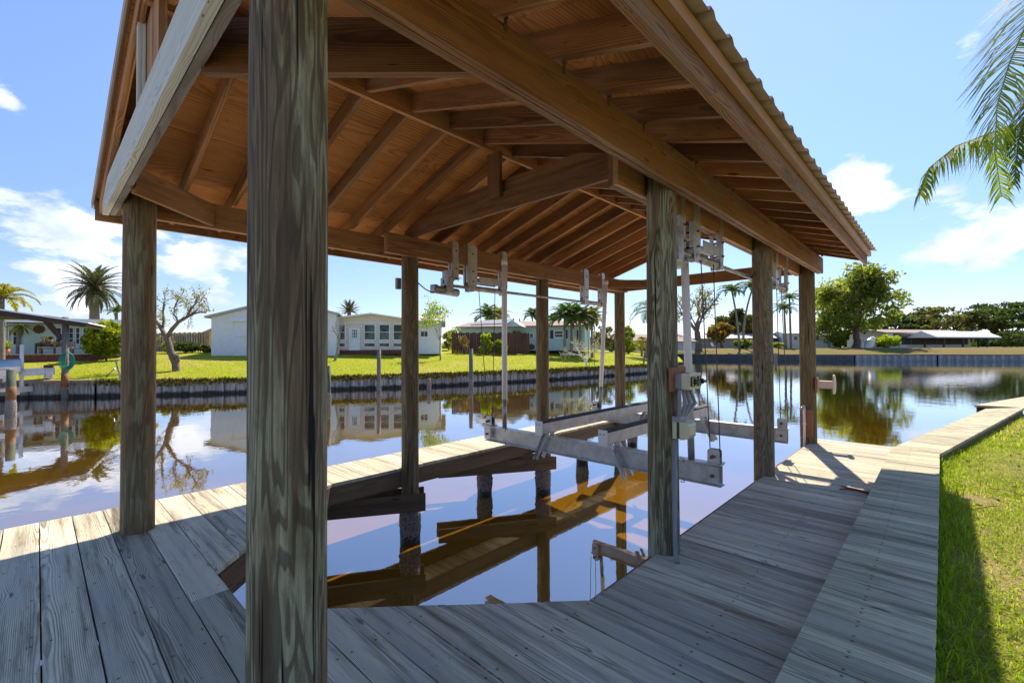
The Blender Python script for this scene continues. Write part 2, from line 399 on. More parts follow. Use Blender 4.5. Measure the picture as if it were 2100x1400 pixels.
mx = t.node('ShaderNodeMixShader'); t.link(fac, mx.inputs[0]); t.link(dif.outputs[0], mx.inputs[1]); t.link(gl.outputs[0], mx.inputs[2])
t.link(mx.outputs[0], t.out.inputs[0])

# ------------------------------------------------------------------ mesh builder
class MB:
    def __init__(s):
        s.V, s.G, s.T, s.F, s.S, s.n = [], [], [], [], [], 0
    def add(s, V, F, G=None, tone=None, smooth=False):
        V = np.asarray(V, float).reshape(-1, 3)
        if G is None: G = V + rng.random(3) * 9
        if tone is None: tone = rng.random()
        s.V.append(V); s.G.append(np.asarray(G, float)); s.T.append(np.full(len(V), tone) if np.isscalar(tone) else np.asarray(tone, float))
        for f in F: s.F.append([i + s.n for i in f])
        s.S += [smooth] * len(F) if isinstance(smooth, bool) else smooth
        s.n += len(V)
        return s
    def quads(s, Q, tones):
        """Q (n,4,3)"""
        n = len(Q); V = Q.reshape(-1, 3)
        s.V.append(V); s.G.append(V.copy()); s.T.append(np.repeat(tones, 4))
        base = s.n + np.arange(n)[:, None] * 4 + np.arange(4)[None, :]
        s.F += base.tolist(); s.S += [False] * n; s.n += n * 4
        return s
    def box(s, lo, hi, tone=None):
        lo, hi = np.minimum(lo, hi), np.maximum(lo, hi)
        c = (np.array(lo) + hi) / 2; d = hi - lo
        a = int(np.argmax(d)); ax = [a, (a + 1) % 3, (a + 2) % 3]
        v = np.array([[(lo, hi)[i][0], (lo, hi)[j][1], (lo, hi)[k][2]] for i in (0, 1) for j in (0, 1) for k in (0, 1)])
        f = [(0, 1, 3, 2), (4, 6, 7, 5), (0, 4, 5, 1), (2, 3, 7, 6), (0, 2, 6, 4), (1, 5, 7, 3)]
        c = v.mean(0); return s.add(v, f, (v - c)[:, ax], tone)
    def bar(s, p0, p1, w, h, up=(0, 0, 1), tone=None, top=0.0):
        """a board from p0 to p1; w across, h along up; top: 0 centred"""
        p0, p1 = np.array(p0, float), np.array(p1, float)
        d = p1 - p0; L = np.linalg.norm(d); d = d / L
        up = np.array(up, float); sx = np.cross(d, up); sx /= np.linalg.norm(sx); u = np.cross(sx, d)
        v, g = [], []
        off = np.zeros(3)
        if h > w: ia, ib = 2, 1
        else: ia, ib = 1, 2
        for l, p in ((0, p0), (L, p1)):
            for a, b in ((-1, -1), (1, -1), (1, 1), (-1, 1)):
                q_ = [l, 0, 0]; q_[ia] = a * w / 2; q_[ib] = b * h / 2; v.append(p + sx * a * w / 2 + u * (b * h / 2 + top)); g.append(np.array(q_))
        return s.add(v, [(0, 3, 2, 1), (4, 5, 6, 7), (0, 1, 5, 4), (1, 2, 6, 5), (2, 3, 7, 6), (3, 0, 4, 7)], g, tone)
    def prism(s, poly, vec, tone=None, g=None):
        poly = np.array(poly, float); vec = np.array(vec, float); n = len(poly)
        v = np.vstack([poly, poly + vec])
        f = [list(range(n))[::-1], list(range(n, 2 * n))] + [(i, (i + 1) % n, (i + 1) % n + n, i + n) for i in range(n)]
        ext = v.max(0) - v.min(0); o = np.argsort(-ext)
        c = (v.max(0) + v.min(0)) / 2; return s.add(v, f, (v - c)[:, o], tone)
    def tube(s, pts, r, n=12, cap=True, tone=None):
        pts = [np.array(p, float) for p in pts]
        if np.isscalar(r): r = [r] * len(pts)
        off = 0
        V, G = [], []; L = 0; pv = None
        for i, p in enumerate(pts):
            d = pts[min(i + 1, len(pts) - 1)] - pts[max(i - 1, 0)]; d = d / (np.linalg.norm(d) + 1e-9)
            if pv is None:
                a = np.array([0, 0, 1.]) if abs(d[2]) < .9 else np.array([1., 0, 0])
            else: a = pv
            x = np.cross(d, np.cross(a, d)); x /= np.linalg.norm(x) + 1e-9; y = np.cross(d, x); pv = x
            if i: L += np.linalg.norm(p - pts[i - 1])
            for k in range(n):
                an = 2 * math.pi * k / n; q = x * math.cos(an) + y * math.sin(an)
                V.append(p + q * r[i]); G.append(np.array([L, math.cos(an) * r[i], math.sin(an) * r[i]]) + off)
        F = []; S = []
        for i in range(len(pts) - 1):
            for k in range(n):
                F.append((i * n + k, i * n + (k + 1) % n, (i + 1) * n + (k + 1) % n, (i + 1) * n + k)); S.append(True)
        if cap:
            F.append(list(range(n))[::-1]); F.append([(len(pts) - 1) * n + k for k in range(n)]); S += [False, False]
        return s.add(V, F, G, tone, S)
    def cyl(s, p0, p1, r0, r1=None, n=20, seg=1):
        r1 = r0 if r1 is None else r1
        p0, p1 = np.array(p0, float), np.array(p1, float)
        return s.tube([p0 + (p1 - p0) * i / seg for i in range(seg + 1)], [r0 + (r1 - r0) * i / seg for i in range(seg + 1)], n)
    def build(s, name, mat, parent=None, label=None):
        me = bpy.data.meshes.new(name)
        V = np.vstack(s.V).astype(np.float32); G = np.vstack(s.G).astype(np.float32); T = np.concatenate(s.T).astype(np.float32)
        if parent is not None: V = V - np.array(wloc(parent), np.float32)
        tot = np.array([len(f) for f in s.F], np.int32)
        loops = np.fromiter((i for f in s.F for i in f), np.int32, int(tot.sum()))
        me.vertices.add(len(V)); me.vertices.foreach_set('co', V.ravel())
        me.loops.add(len(loops)); me.loops.foreach_set('vertex_index', loops)
        me.polygons.add(len(tot)); me.polygons.foreach_set('loop_start', np.concatenate([[0], np.cumsum(tot)[:-1]]).astype(np.int32))
        me.polygons.foreach_set('loop_total', tot)
        me.polygons.foreach_set('use_smooth', np.array(s.S, bool))
        a = me.attributes.new('g', 'FLOAT_VECTOR', 'POINT'); a.data.foreach_set('vector', G.ravel())
        a = me.attributes.new('t', 'FLOAT', 'POINT'); a.data.foreach_set('value', T)
        me.update(calc_edges=True); me.validate()
        me.materials.append(M[mat])
        o = bpy.data.objects.new(name, me); col.objects.link(o)
        if parent is not None: o.parent = parent
        if label: o['label'] = label
        return o
def wloc(o):
    v = Vector(o.location)
    while o.parent is not None:
        o = o.parent; v = v + o.location
    return v
def thing(name, label, cat, loc=(0, 0, 0), group=None):
    o = bpy.data.objects.new(name, None); o.empty_display_size = .2; col.objects.link(o); o.location = loc
    return tag(o, label, cat, group)
def tag(o, label, cat, group=None, kind=None):
    o['label'] = label
    if cat: o['category'] = cat
    if group: o['group'] = group
    if kind: o['kind'] = kind
    return o
def struct(o): o['kind'] = 'structure'; return o

# ------------------------------------------------------------------ layout numbers (metres; deck top is z = 0, water -0.9)
WZ = -0.9
XR, XL = -1.52, -4.87                       # rows of pilings
YS_R = [0.55, 3.23, 5.93, 8.38]
YS_L = [0.59, 3.25, 5.86, 8.38]
RX = -3.21                                  # ridge
SL = 0.31
Y0R, Y1R = 0.37, 8.30                       # roof ends
def rtop(x): return 3.63 - SL * abs(x - RX)
def rbot(x): return rtop(x) - 0.150

# ------------------------------------------------------------------ ground, water, banks
def sheet(name, x0, x1, y0, y1, z, mat):
    b = MB(); b.add([(x0, y0, z), (x1, y0, z), (x1, y1, z), (x0, y1, z)], [(0, 1, 2, 3)]); return struct(b.build(name, mat))
sheet('ground', -3000, 3000, -3000, 3000, -2.6, 'mud')
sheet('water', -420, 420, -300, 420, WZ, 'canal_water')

BX = np.array([(-46, -24), (-38, -9), (-33.6, -1.2), (-30.9, 2.1), (-28.5, 5.8), (-25.7, 11.6), (-23.3, 16), (-21.2, 24.9), (-20.4, 32), (-19.8, 40), (-19.3, 46.5), (-21, 50), (-30, 70), (-38.5, 88), (-39, 92)])
def xbank(y): return np.interp(y, BX[:, 1], BX[:, 0])
def plateau(y): return np.interp(y, [-30, 0, 12, 30, 60], [1.0, 1.1, 1.25, 1.42, 1.35])
def zleft(x, y):
    d = np.maximum((xbank(y) - x) * .93, 0)
    s = np.clip(d / 17, 0, 1); s = s * (1.25 - .25 * s)
    return -.10 + (plateau(y) + .10) * s + .04 * np.sin(x * .5 + 1) * np.sin(y * .4) * s
FS = np.array([(-200, 84), (-60, 85), (-37, 86.8), (-24, 91), (-10, 94), (-2, 99.5), (8, 104), (30, 112), (90, 140), (200, 200)])
def yshore(x): return np.interp(x, FS[:, 0], FS[:, 1])
def zfar(x, y):
    d = np.maximum(y - yshore(x), 0); s = np.clip(d / 11, 0, 1)
    return .08 + 1.12 * s * (1.3 - .3 * s)
def gridmesh(name, mat, us, vs, fn):
    V = np.array([fn(u, v) for u in us for v in vs]); nv = len(vs)
    F = [(i * nv + j, (i + 1) * nv + j, (i + 1) * nv + j + 1, i * nv + j + 1) for i in range(len(us) - 1) for j in range(nv - 1)]
    b = MB(); b.add(V, F, V, .5, True); return struct(b.build(name, mat))
ds = np.concatenate([[0, .6, 1.4], np.linspace(2.5, 22, 16), [30, 45, 80, 200, 900]])
ys = np.concatenate([[-24, -16], np.linspace(-9, 50, 60), [56, 63, 70, 78, 84, 88]])
def lf(y, d):
    x = xbank(y) - .12 - d; return (x, y, float(zleft(x, y)))
gridmesh('lawn', 'lawn', ys, ds, lf)
xs = np.concatenate([[-900, -200, -80], np.linspace(-45, 40, 60), [60, 90, 200, 900]])
def ff(x, d):
    y = yshore(x) + .12 + d; return (x, y, float(zfar(x, y)) - (.25 if x < -42 else 0))
o = gridmesh('far_lawn', 'far_lawn', xs, np.concatenate([[0, .5], np.linspace(1.5, 14, 12), [20, 40, 100, 400, 1800]]), ff)
for p in o.data.polygons: pass
# near grass
NB = [(-.035, -14), (-.035, 7.72), (1.30, 14.6), (3.4, 26), (9, 55), (16, 90)]
def xnear(y): return np.interp(y, [q[1] for q in NB], [q[0] for q in NB])
def nf(y, d): return (xnear(y) + d, y, .06 + .03 * math.sin(y * 1.7 + d) * min(d, 1) + .012 * min(d, 12))
gridmesh('near_lawn', 'near_soil', np.concatenate([np.linspace(-14, 20, 70), np.linspace(22, 90, 12)]), np.concatenate([np.linspace(0, 6, 20), [9, 15, 40, 400]]), nf)
b = MB()                                                   # soil face under the near lawn's edge
for i in range(len(NB) - 1):
    (xa, ya), (xb, yb) = NB[i], NB[i + 1]
    b.add([(xa - .03, ya, -2), (xb - .03, yb, -2), (xb - .03, yb, .06), (xa - .03, ya, .06)], [(0, 1, 2, 3)])
tag(b.build('seawall', 'concrete_wall'), 'near seawall panel standing under the boardwalk edge', 'seawall')

# seawalls
def poly_resample(P, step):
    P = np.array(P, float); seg = np.linalg.norm(np.diff(P, axis=0), axis=1); s = np.concatenate([[0], np.cumsum(seg)])
    q = np.arange(0, s[-1], step); return np.stack([np.interp(q, s, P[:, k]) for k in range(P.shape[1])], 1)
def seawall(name, P, ztop, mat, label, corr=.06, period=.55, step=.14, cap=None, capmat='bank_cap', capw=.35, side=1, captone=None):
    root = thing(name, label, 'seawall', (P[0][0], P[0][1], WZ))
    q = poly_resample(P, step); t_ = np.gradient(q, axis=0); nrm = np.stack([t_[:, 1], -t_[:, 0]], 1); nrm /= np.linalg.norm(nrm, axis=1)[:, None]
    s = np.arange(len(q)) * step
    off = corr * np.clip(1.6 * np.sin(2 * np.pi * s / period), -1, 1)
    w = q + nrm * (off[:, None] * side)
    n = len(q); zs = [ztop, ztop - .25, ztop - .55, -1.1, -2.0]
    V = np.array([(w[i][0], w[i][1], z + (.02 * math.sin(s[i] * .9) if z == ztop else 0)) for z in zs for i in range(n)])
    F = [(k * n + i, k * n + i + 1, (k + 1) * n + i + 1, (k + 1) * n + i) for k in range(len(zs) - 1) for i in range(n - 1)]
    b = MB(); b.add(V, F, V, .5, False); b.build('wall_panel', mat, root)
    if cap:
        b = MB(); c = poly_resample(P, 3.0)
        c = np.vstack([c, P[-1]])
        for i in range(len(c) - 1):
            b.bar((*(c[i]), ztop + cap / 2), (*(c[i + 1]), ztop + cap / 2), capw, cap)
        b.build('cap', capmat, root)
    return root
LB = [tuple(p) for p in BX]
iw = [p for p in LB if p[1] <= 3]
seawall('seawall', [(-46, -24), (-38, -9), (-33.6, -1.2), (-30.9, 2.1)], -.16, 'concrete_wall', 'pale grey panelled seawall with timber cap below the mint green house', .04, 1.2, .15, .14, 'bank_cap', .5)
seawall('seawall', [(-30.9, 2.1)] + [p for p in LB if 2.2 < p[1] < 16.5] , -.16, 'concrete_wall', 'weathered grey seawall with weeds hanging over it below the white houses', .03, .9, .15)
seawall('seawall', [p for p in LB if 15.5 < p[1] < 47] + [(-21, 50), (-30, 70)], -.16, 'concrete_wall', 'ribbed grey seawall below the blue house lawn across the canal', .07, .62, .1)
seawall('seawall', [(-60, 85), (-37, 86.8), (-24, 91), (-10.5, 93.9)], .05, 'far_seawall', 'long blue grey seawall on the far shore below the pale houses', .05, 1.5, .2, .12, 'grey_timber', .4)
seawall('seawall', [(-10.5, 93.9), (-10, 94), (-2, 99.5), (-.5, 100.2)], .05, 'white_sheet_piling', 'white ribbed sheet piling on the far shore beside the big round tree', .16, 1.1, .12, .12, 'green_post', .3)
seawall('seawall', [(-.5, 100.2), (8, 104), (30, 112), (90, 140)], .05, 'white_sheet_piling', 'ribbed sheet piling on the far shore right of the white roofed boat shelter', .16, 1.1, .15, .12, 'green_post', .3)

# ------------------------------------------------------------------ foliage helpers
def leafquads(C, size, tones, droop=0.0, elong=1.8):
    n = len(C)
    a = rng.normal(size=(n, 3)); a[:, 2] -= droop; a /= np.linalg.norm(a, axis=1)[:, None]
    b_ = rng.normal(size=(n, 3)); b_ -= (b_ * a).sum(1)[:, None] * a; b_ /= np.linalg.norm(b_, axis=1)[:, None]
    s = (size * (.6 + .8 * rng.random(n)))[:, None]
    return np.stack([C - a * s * elong / 2, C + b_ * s / 2, C + a * s * elong / 2, C - b_ * s / 2], 1)
def clumps(mb, centers, rad, per, size, droop=.2, flat=1.0, shell=.55, tone_rng=(0, 1)):
    centers = np.array(centers)
    for c in centers:
        r = rad * (.65 + .7 * rng.random())
        u = rng.normal(size=(per, 3)); u /= np.linalg.norm(u, axis=1)[:, None]
        u *= (shell + (1 - shell) * rng.random(per) ** .5)[:, None] * (.75 + .35 * rng.random(per))[:, None]
        u[:, 2] *= flat
        C = c + u * r
        base = rng.random() * .35
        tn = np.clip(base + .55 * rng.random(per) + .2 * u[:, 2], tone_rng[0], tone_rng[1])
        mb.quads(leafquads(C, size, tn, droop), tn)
def limbs(mb, p, d, L, r, depth, spread=.6, shrink=.72, kids=(2, 3), tips=None, wig=.12, up=.15, nseg=4, minr=.006, sides=7):
    pts = [np.array(p, float)]; d = np.array(d, float); d /= np.linalg.norm(d)
    for i in range(nseg):
        d = d + rng.normal(size=3) * wig; d[2] += up * .12; d /= np.linalg.norm(d)
        pts.append(pts[-1] + d * L / nseg)
    r1 = max(r * .62, minr)
    mb.tube(pts, [r + (r1 - r) * i / nseg for i in range(nseg + 1)], sides, cap=False)
    if depth <= 0:
        tips.append(pts[-1]); tips.append(pts[-2]); return
    if depth <= 2: tips.append(pts[-1])
    for k in range(random.randint(*kids)):
        a = rng.normal(size=3); a -= a.dot(d) * d; a /= np.linalg.norm(a)
        nd = d + a * spread * (.6 + .7 * rng.random()); nd[2] += up
        st = pts[-1] if k == 0 or random.random() < .5 else pts[-2]
        limbs(mb, st, nd, L * shrink * (.8 + .4 * rng.random()), r1, depth - 1, spread, shrink, kids, tips, wig, up, max(2, nseg - 1), minr, max(4, sides - 1))
def gz(p): return float(zleft(p[0], p[1])) if p[1] < 84 and p[0] < xbank(p[1]) else float(zfar(p[0], p[1]))
def fitpts(pts, base, H, W):
    """scale tips so that the crown has height H and width W above/around base"""
    return pts
def tree(px, depth, top_py, label, leaf, bark='bark', width_px=100, crown_bot_py=None, r=None, levels=4, per=60, size=None, cl=None, kids=(2, 3), lean=(0, 0), fork=.35, name='tree', group=None, spread=.7, ball=None, flat=.8, droop=.2, shell=.4, wig=.12, seed=None):
    x, y = xy(px, depth); z0 = gz((x, y)); s = FPX / depth
    H = zat(top_py, px, depth) - z0; Wm = width_px / s
    root = thing(name, label, 'tree', (x, y, z0), group)
    mb = MB(); tips = []
    th = H * fork; r = r or H * .03
    tr = [np.array([x, y, z0 - .1]) + np.array([lean[0], lean[1], 1]) * th * k / 4 + rng.normal(size=3) * r * .35 * (k > 0) for k in range(5)]
    mb.tube(tr, [r * 1.35, r * 1.05, r, r * .95, r * .9], 10, cap=False)
    rem = H - th
    L0 = rem / (1 + .75 + .56 + .42) * 1.05 if levels >= 3 else rem * .5
    sub = []
    nk = max(3, kids[1] + 1)
    for k in range(nk):
        an = 2 * math.pi * (k + .5 * rng.random()) / nk
        dv = np.array([math.cos(an), math.sin(an), .9 + .6 * rng.random()])
        if k == 0: dv = np.array([.1, 0, 1.6])
        limbs(mb, tr[-1], dv, L0, r * .62, levels - 1, spread, .76, kids, tips, wig, .18, 4, r * .03)
    T = np.array(tips); c0 = np.array([x, y, z0])
    # fit the crown into the outline seen in the photograph (a real scaling of the tree's own geometry, about its trunk)
    rad = np.percentile(np.hypot(T[:, 0] - x, T[:, 1] - y), 92); hh = np.percentile(T[:, 2], 98) - tr[-1][2]
    fx = (Wm * .5) / max(rad, .1) * .88; fz = (z0 + H * .97 - tr[-1][2]) / max(hh, .1)
    def fit(A):
        A = A.copy(); k = np.clip((A[:, 2] - tr[-1][2] + .2) / .4, 0, 1)
        up_ = A[:, 2] > tr[-1][2]
        A[up_, 2] = tr[-1][2] + (A[up_, 2] - tr[-1][2]) * fz
        k = np.clip((A[:, 2] - tr[-1][2]) / (.15 * rem), 0, 1)
        A[:, 0] = tr[-1][0] + (A[:, 0] - tr[-1][0]) * (1 + (fx - 1) * k); A[:, 1] = tr[-1][1] + (A[:, 1] - tr[-1][1]) * (1 + (fx - 1) * k)
        return A
    mb.V[1:] = [fit(a) for a in mb.V[1:]]
    T = fit(T)
    mb.build('trunk', bark, root)
    if ball:
        u = rng.normal(size=(ball, 3)); u /= np.linalg.norm(u, axis=1)[:, None]; u *= (.45 + .55 * rng.random(ball) ** .5)[:, None]
        T = np.vstack([T, np.array([x, y, z0 + H * .60]) + u * np.array([Wm * .43, Wm * .43, H * .37])])
    if leaf:
        cb = MB(); cl = cl or Wm * .09; size = size or 2.2 / s
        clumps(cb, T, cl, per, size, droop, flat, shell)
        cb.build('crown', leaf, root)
    return root
def shrub(px, depth, top_py, width_px, label, leaf, n=26, per=70, size_px=2.4, name='shrub', cat='shrub', base_py=None, group=None, round_=1.0):
    x, y = xy(px, depth); z0 = gz((x, y)); s = FPX / depth
    H = max(zat(top_py, px, depth) - z0, .3); Wm = width_px / s
    root = thing(name, label, cat, (x, y, z0), group)
    mb = MB(); tips = []
    for k in range(6):
        an = k * 1.05; mb.tube([(x, y, z0 - .05), (x + math.cos(an) * Wm * .2, y + math.sin(an) * Wm * .2, z0 + H * .55)], [.03, .012], 5)
    mb.build('stem', 'bark', root)
    C = []
    for k in range(n):
        u = rng.normal(size=3); u /= np.linalg.norm(u); q = .35 + .5 * rng.random() ** .5
        C.append((x + u[0] * Wm * .5 * q, y + u[1] * Wm * .5 * q, z0 + H * (.5 + u[2] * .46 * q)))
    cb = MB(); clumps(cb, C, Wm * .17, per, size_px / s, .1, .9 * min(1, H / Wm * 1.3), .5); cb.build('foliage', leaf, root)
    return root
def frond(mb, mb2, base, az, el, L, droop, leaflet, n, w, vee=.5, tone=.4, curl=.0, path=None, hang=0.35):
    """arching palm leaf: mb takes leaflets, mb2 the midrib"""
    if path is None:
        p = np.array(base, float); pts = [p]; N = 9
        for i in range(N):
            e = el - droop * (i / N) ** 1.25
            pts.append(pts[-1] + np.array([math.cos(az + curl * i / N) * math.cos(e), math.sin(az + curl * i / N) * math.cos(e), math.sin(e)]) * L / N)
    else: pts = [np.array(q, float) for q in path]
    pts = np.array(pts); seg = np.linalg.norm(np.diff(pts, axis=0), axis=1); s = np.concatenate([[0], np.cumsum(seg)]); Lt = s[-1]
    mb2.tube(pts, [w * .9 * (1 - .8 * k / (len(pts) - 1)) for k in range(len(pts))], 4, cap=False)
    u = np.linspace(.12, .995, n)
    P = np.stack([np.interp(u * Lt, s, pts[:, k]) for k in range(3)], 1)
    D = np.gradient(P, axis=0); D /= np.linalg.norm(D, axis=1)[:, None]
    side = np.cross(D, [0, 0, 1.]); side /= np.linalg.norm(side, axis=1)[:, None] + 1e-6
    upv = np.cross(side, D)
    prof = np.sin(np.clip(u * 1.08, 0, 1) * math.pi * .82 + .35) ** .7 * (1 - .35 * u)
    Q = []; tn = []
    for sg in (-1, 1):
        j = rng.normal(size=(n, 3)) * .10
        dv = side * sg * .8 + D * (.45 + .5 * u[:, None]) + upv * (vee * .5) + j; dv /= np.linalg.norm(dv, axis=1)[:, None]
        l = leaflet * prof[:, None] * (.85 + .3 * rng.random((n, 1)))
        mid = P + dv * l * .5
        d2 = dv.copy(); d2[:, 2] -= hang * 2; d2 /= np.linalg.norm(d2, axis=1)[:, None]
        end = mid + d2 * l * .5
        wv = np.cross(dv, upv); wv /= np.linalg.norm(wv, axis=1)[:, None] + 1e-6; wv *= w
        Q.append(np.stack([P - wv * .5, P + wv * .5, mid + wv * .6, mid - wv * .6], 1)); Q.append(np.stack([mid - wv * .6, mid + wv * .6, end + wv * .08, end - wv * .08], 1))
        t_ = np.clip(tone + .3 * rng.random(n) - .1, 0, 1); tn += [t_, t_]
    mb.quads(np.concatenate(Q), np.concatenate(tn))
def palm(px, depth, crown_py, label, leaf='palm_green', L_px=35, nf=18, trunk_r=.14, leaflet=.28, nl=24, w=None, base_px=None, group=None, el=(.2, 1.2), droop=1.5, bark='palm_bark', dead=0, curve=0, spiky=False, hang=.35, cat='palm tree'):
    bx = px if base_px is None else base_px
    xb, yb = xy(bx, depth); z0 = gz((xb, yb)); xt, yt = xy(px, depth); zt = zat(crown_py, px, depth); s = FPX / depth
    L = L_px / s; w = w or max(.02, 1.1 / s)
    root = thing('palm_tree', label, cat, (xb, yb, z0), group)
    mb = MB(); N = 7; P = []
    for i in range(N + 1):
        f = i / N
        P.append((xb + (xt - xb) * f ** (1 + curve), yb + (yt - yb) * f ** (1 + curve), z0 - .1 + (zt - z0 + .1) * f))
    mb.tube(P, [trunk_r * (1.25 - .45 * i / N) for i in range(N + 1)], 9); mb.build('trunk', bark, root)
    lb, rb = MB(), MB()
    for k in range(nf):
        az = k * 2.399 + rng.random() * .3; f = (k + .5) / nf
        e = el[1] + (el[0] - el[1]) * f
        frond(lb, rb, (xt, yt, zt), az, e, L * (.85 + .25 * rng.random()), droop * (.8 + .4 * rng.random()), L * leaflet, nl, w, .5 if not spiky else .9, .15 + .5 * rng.random(), rng.normal() * .2, hang=hang)
    lb.build('crown', leaf, root); rb.build('frond_stalk', 'palm_bark', root)
    return root

# ------------------------------------------------------------------ the boathouse
bh = thing('boathouse', 'open timber boathouse with round pilings, exposed rafters and tan metal roof over the boat slip', 'boathouse', (RX, 4.3, 0))
def post(x, y, zt, r0, r1, mat, zb=-2.2, lean=(0, 0)):
    b = MB(); n = 14; P = []; rr = []
    for i in range(n + 1):
        f = i / n; z = zb + (zt - zb) * f
        P.append((x + lean[0] * (z), y + lean[1] * z, z)); rr.append((r0 + (r1 - r0) * f) * (1 + .012 * math.sin(z * 3 + x * 7)))
    b.tube(P, rr, 40)
    return b.build('post', mat, bh)
post(XR + .02, YS_R[0], 2.90, .121, .112, 'post_timber')
post(XR, YS_R[1], 2.90, .118, .106, 'post_timber')
post(XR - .02, YS_R[2], 2.90, .112, .106, 'post_timber_grey')
post(XR - .02, YS_R[3], 2.90, .116, .108, 'post_timber_brown')
post(XL, YS_L[0], 2.90, .118, .112, 'post_timber_brown')
for y in YS_L[1:]: post(XL, y, 2.90, .108, .106, 'post_timber_brown')
ZB, BH = 2.64, .235
def beam(name, p0, p1, w, h, mat='roof_timber', up=(0, 0, 1), label=None):
    b = MB(); b.bar(p0, p1, w, h, up); return b.build(name, mat, bh, label)
yb1 = 8.46
# right hand beams: two plies outside, two plies inside
beam('beam', (-1.392, .42, ZB + BH / 2), (-1.392, yb1, ZB + BH / 2), .038, BH)
beam('beam', (-1.351, .42, ZB + BH / 2 + .002), (-1.351, yb1, ZB + BH / 2 + .002), .038, BH)
beam('beam', (-1.682, 2.78, ZB + BH / 2 - .004), (-1.682, yb1 - .02, ZB + BH / 2 - .004), .04, BH)
beam('beam', (-1.640, 2.78, ZB + BH / 2 - .002), (-1.640, yb1 - .02, ZB + BH / 2 - .002), .04, BH)
# left hand beams
beam('beam', (-5.00, .49, ZB + BH / 2), (-5.00, yb1, ZB + BH / 2), .038, BH)
beam('beam', (-5.041, .49, ZB + BH / 2 + .002), (-5.041, yb1, ZB + BH / 2 + .002), .038, BH)
beam('beam', (-4.735, 2.84, ZB + BH / 2 - .004), (-4.735, yb1 - .02, ZB + BH / 2 - .004), .04, BH)
beam('beam', (-4.777, 2.84, ZB + BH / 2 - .006), (-4.777, yb1 - .02, ZB + BH / 2 - .006), .04, BH)
# gable tie, two plies, its ends cut to the roof slope
def tie(y, w, z0, h, x0, x1, name, mat):
    zt = z0 + h
    def xat(z, sgn): return RX + sgn * (rbot(RX) - .004 - z) / SL
    pts = [(x0, z0), (x1, z0)]
    xr, xl = xat(zt, 1), xat(zt, -1)
    pts = [(x0, z0), (x1, z0), (x1, min(zt, rbot(x1) - .004))] + ([(xr, zt)] if xr < x1 else []) + ([(xl, zt)] if xl > x0 else []) + [(x0, min(zt, rbot(x0) - .004))]
    b = MB(); v = np.array([(p[0], y, p[1]) for p in pts]); b.prism(v, (0, w, 0)); return b.build(name, mat, bh)
tie(.392, .040, 2.69, .235, -5.37, -1.02, 'gable_tie', 'pale_timber')
tie(.437, .040, 2.692, .225, -5.34, -1.04, 'gable_tie', 'grey_timber')
tie(3.165, .040, 2.858, .185, -4.86, -1.56, 'cross_tie', 'roof_timber')
tie(3.208, .040, 2.880, .30, -4.86, -1.56, 'cross_tie', 'roof_timber')
tie(8.26, .040, 2.64, .195, -4.70, -1.70, 'cross_tie', 'roof_timber')
# king posts
b = MB(); b.box((-3.30, 3.118, 2.99), (-3.13, 3.158, 3.44)); b.build('king_post', 'roof_timber', bh)
b = MB(); b.box((-3.42, .437, 2.93), (-3.02, .475, 3.46)); b.build('gable_post', 'roof_timber', bh)
b = MB(); b.box((-3.44, .395, 2.93), (-3.40, .433, 3.52)); b.build('gable_post', 'pale_timber', bh)
# 45 degree corner braces
def brace(p0, p1, z, h=.19, w=.040, mat='roof_timber'): beam('corner_brace', (p0[0], p0[1], z + h / 2), (p1[0], p1[1], z + h / 2), w, h, mat)
brace((-2.27, .485), (-1.42, 1.30), 2.668, .235)
brace((-4.32, .485), (-4.965, 1.13), 2.655, .20)
brace((-4.72, 7.62), (-4.08, 8.25), 2.66, .15)
brace((-1.70, 7.62), (-2.3, 8.25), 2.66, .15)
# ridge board, rafters
beam('ridge_board', (RX, Y0R + .03, 3.535), (RX, Y1R - .02, 3.535), .038, .19)
ry = [1.335 + .4105 * k for k in range(-2, 17)]
for y in ry + [Y1R - .025]:
    for sg in (-1, 1):
        x0, x1 = RX + sg * .022, RX + sg * 2.395
        b = MB(); b.bar((x0, y, rtop(x0) - .074), (x1, y, rtop(x1) - .074), .038, .142, (SL * sg, 0, 1)); b.build('rafter', 'roof_timber', bh)
for y in ry + [Y1R - .025]:
    b = MB(); b.box((-1.3315, y + .0205, 2.845), (-1.3295, y + .042, 2.915)); b.box((-1.3315, y + .0205, 2.88), (-1.305, y + .0222, 2.935)); b.build('rafter_tie', 'rust', bh)
# barge rafters at the near gable
for sg in (-1, 1):
    x0, x1 = RX + sg * .022, RX + sg * 2.395
    b = MB(); b.bar((x0, Y0R + .035, rtop(x0) - .074), (x1, Y0R + .035, rtop(x1) - .074), .036, .142, (SL * sg, 0, 1)); b.build('barge_rafter', 'roof_timber', bh)
# fascias
for sg in (-1, 1):
    xf = RX + sg * 2.418
    b = MB(); b.box((xf - .019, Y0R - .01, 2.688), (xf + .019, Y1R, 2.868)); b.build('fascia_board', 'roof_timber', bh)
    xo = RX + sg * 2.462
    b = MB(); b.box((xo - .021, Y0R - .015, 2.80), (xo + .021, Y1R + .01, 2.868)); b.build('eave_flashing', 'eave_flashing', bh)
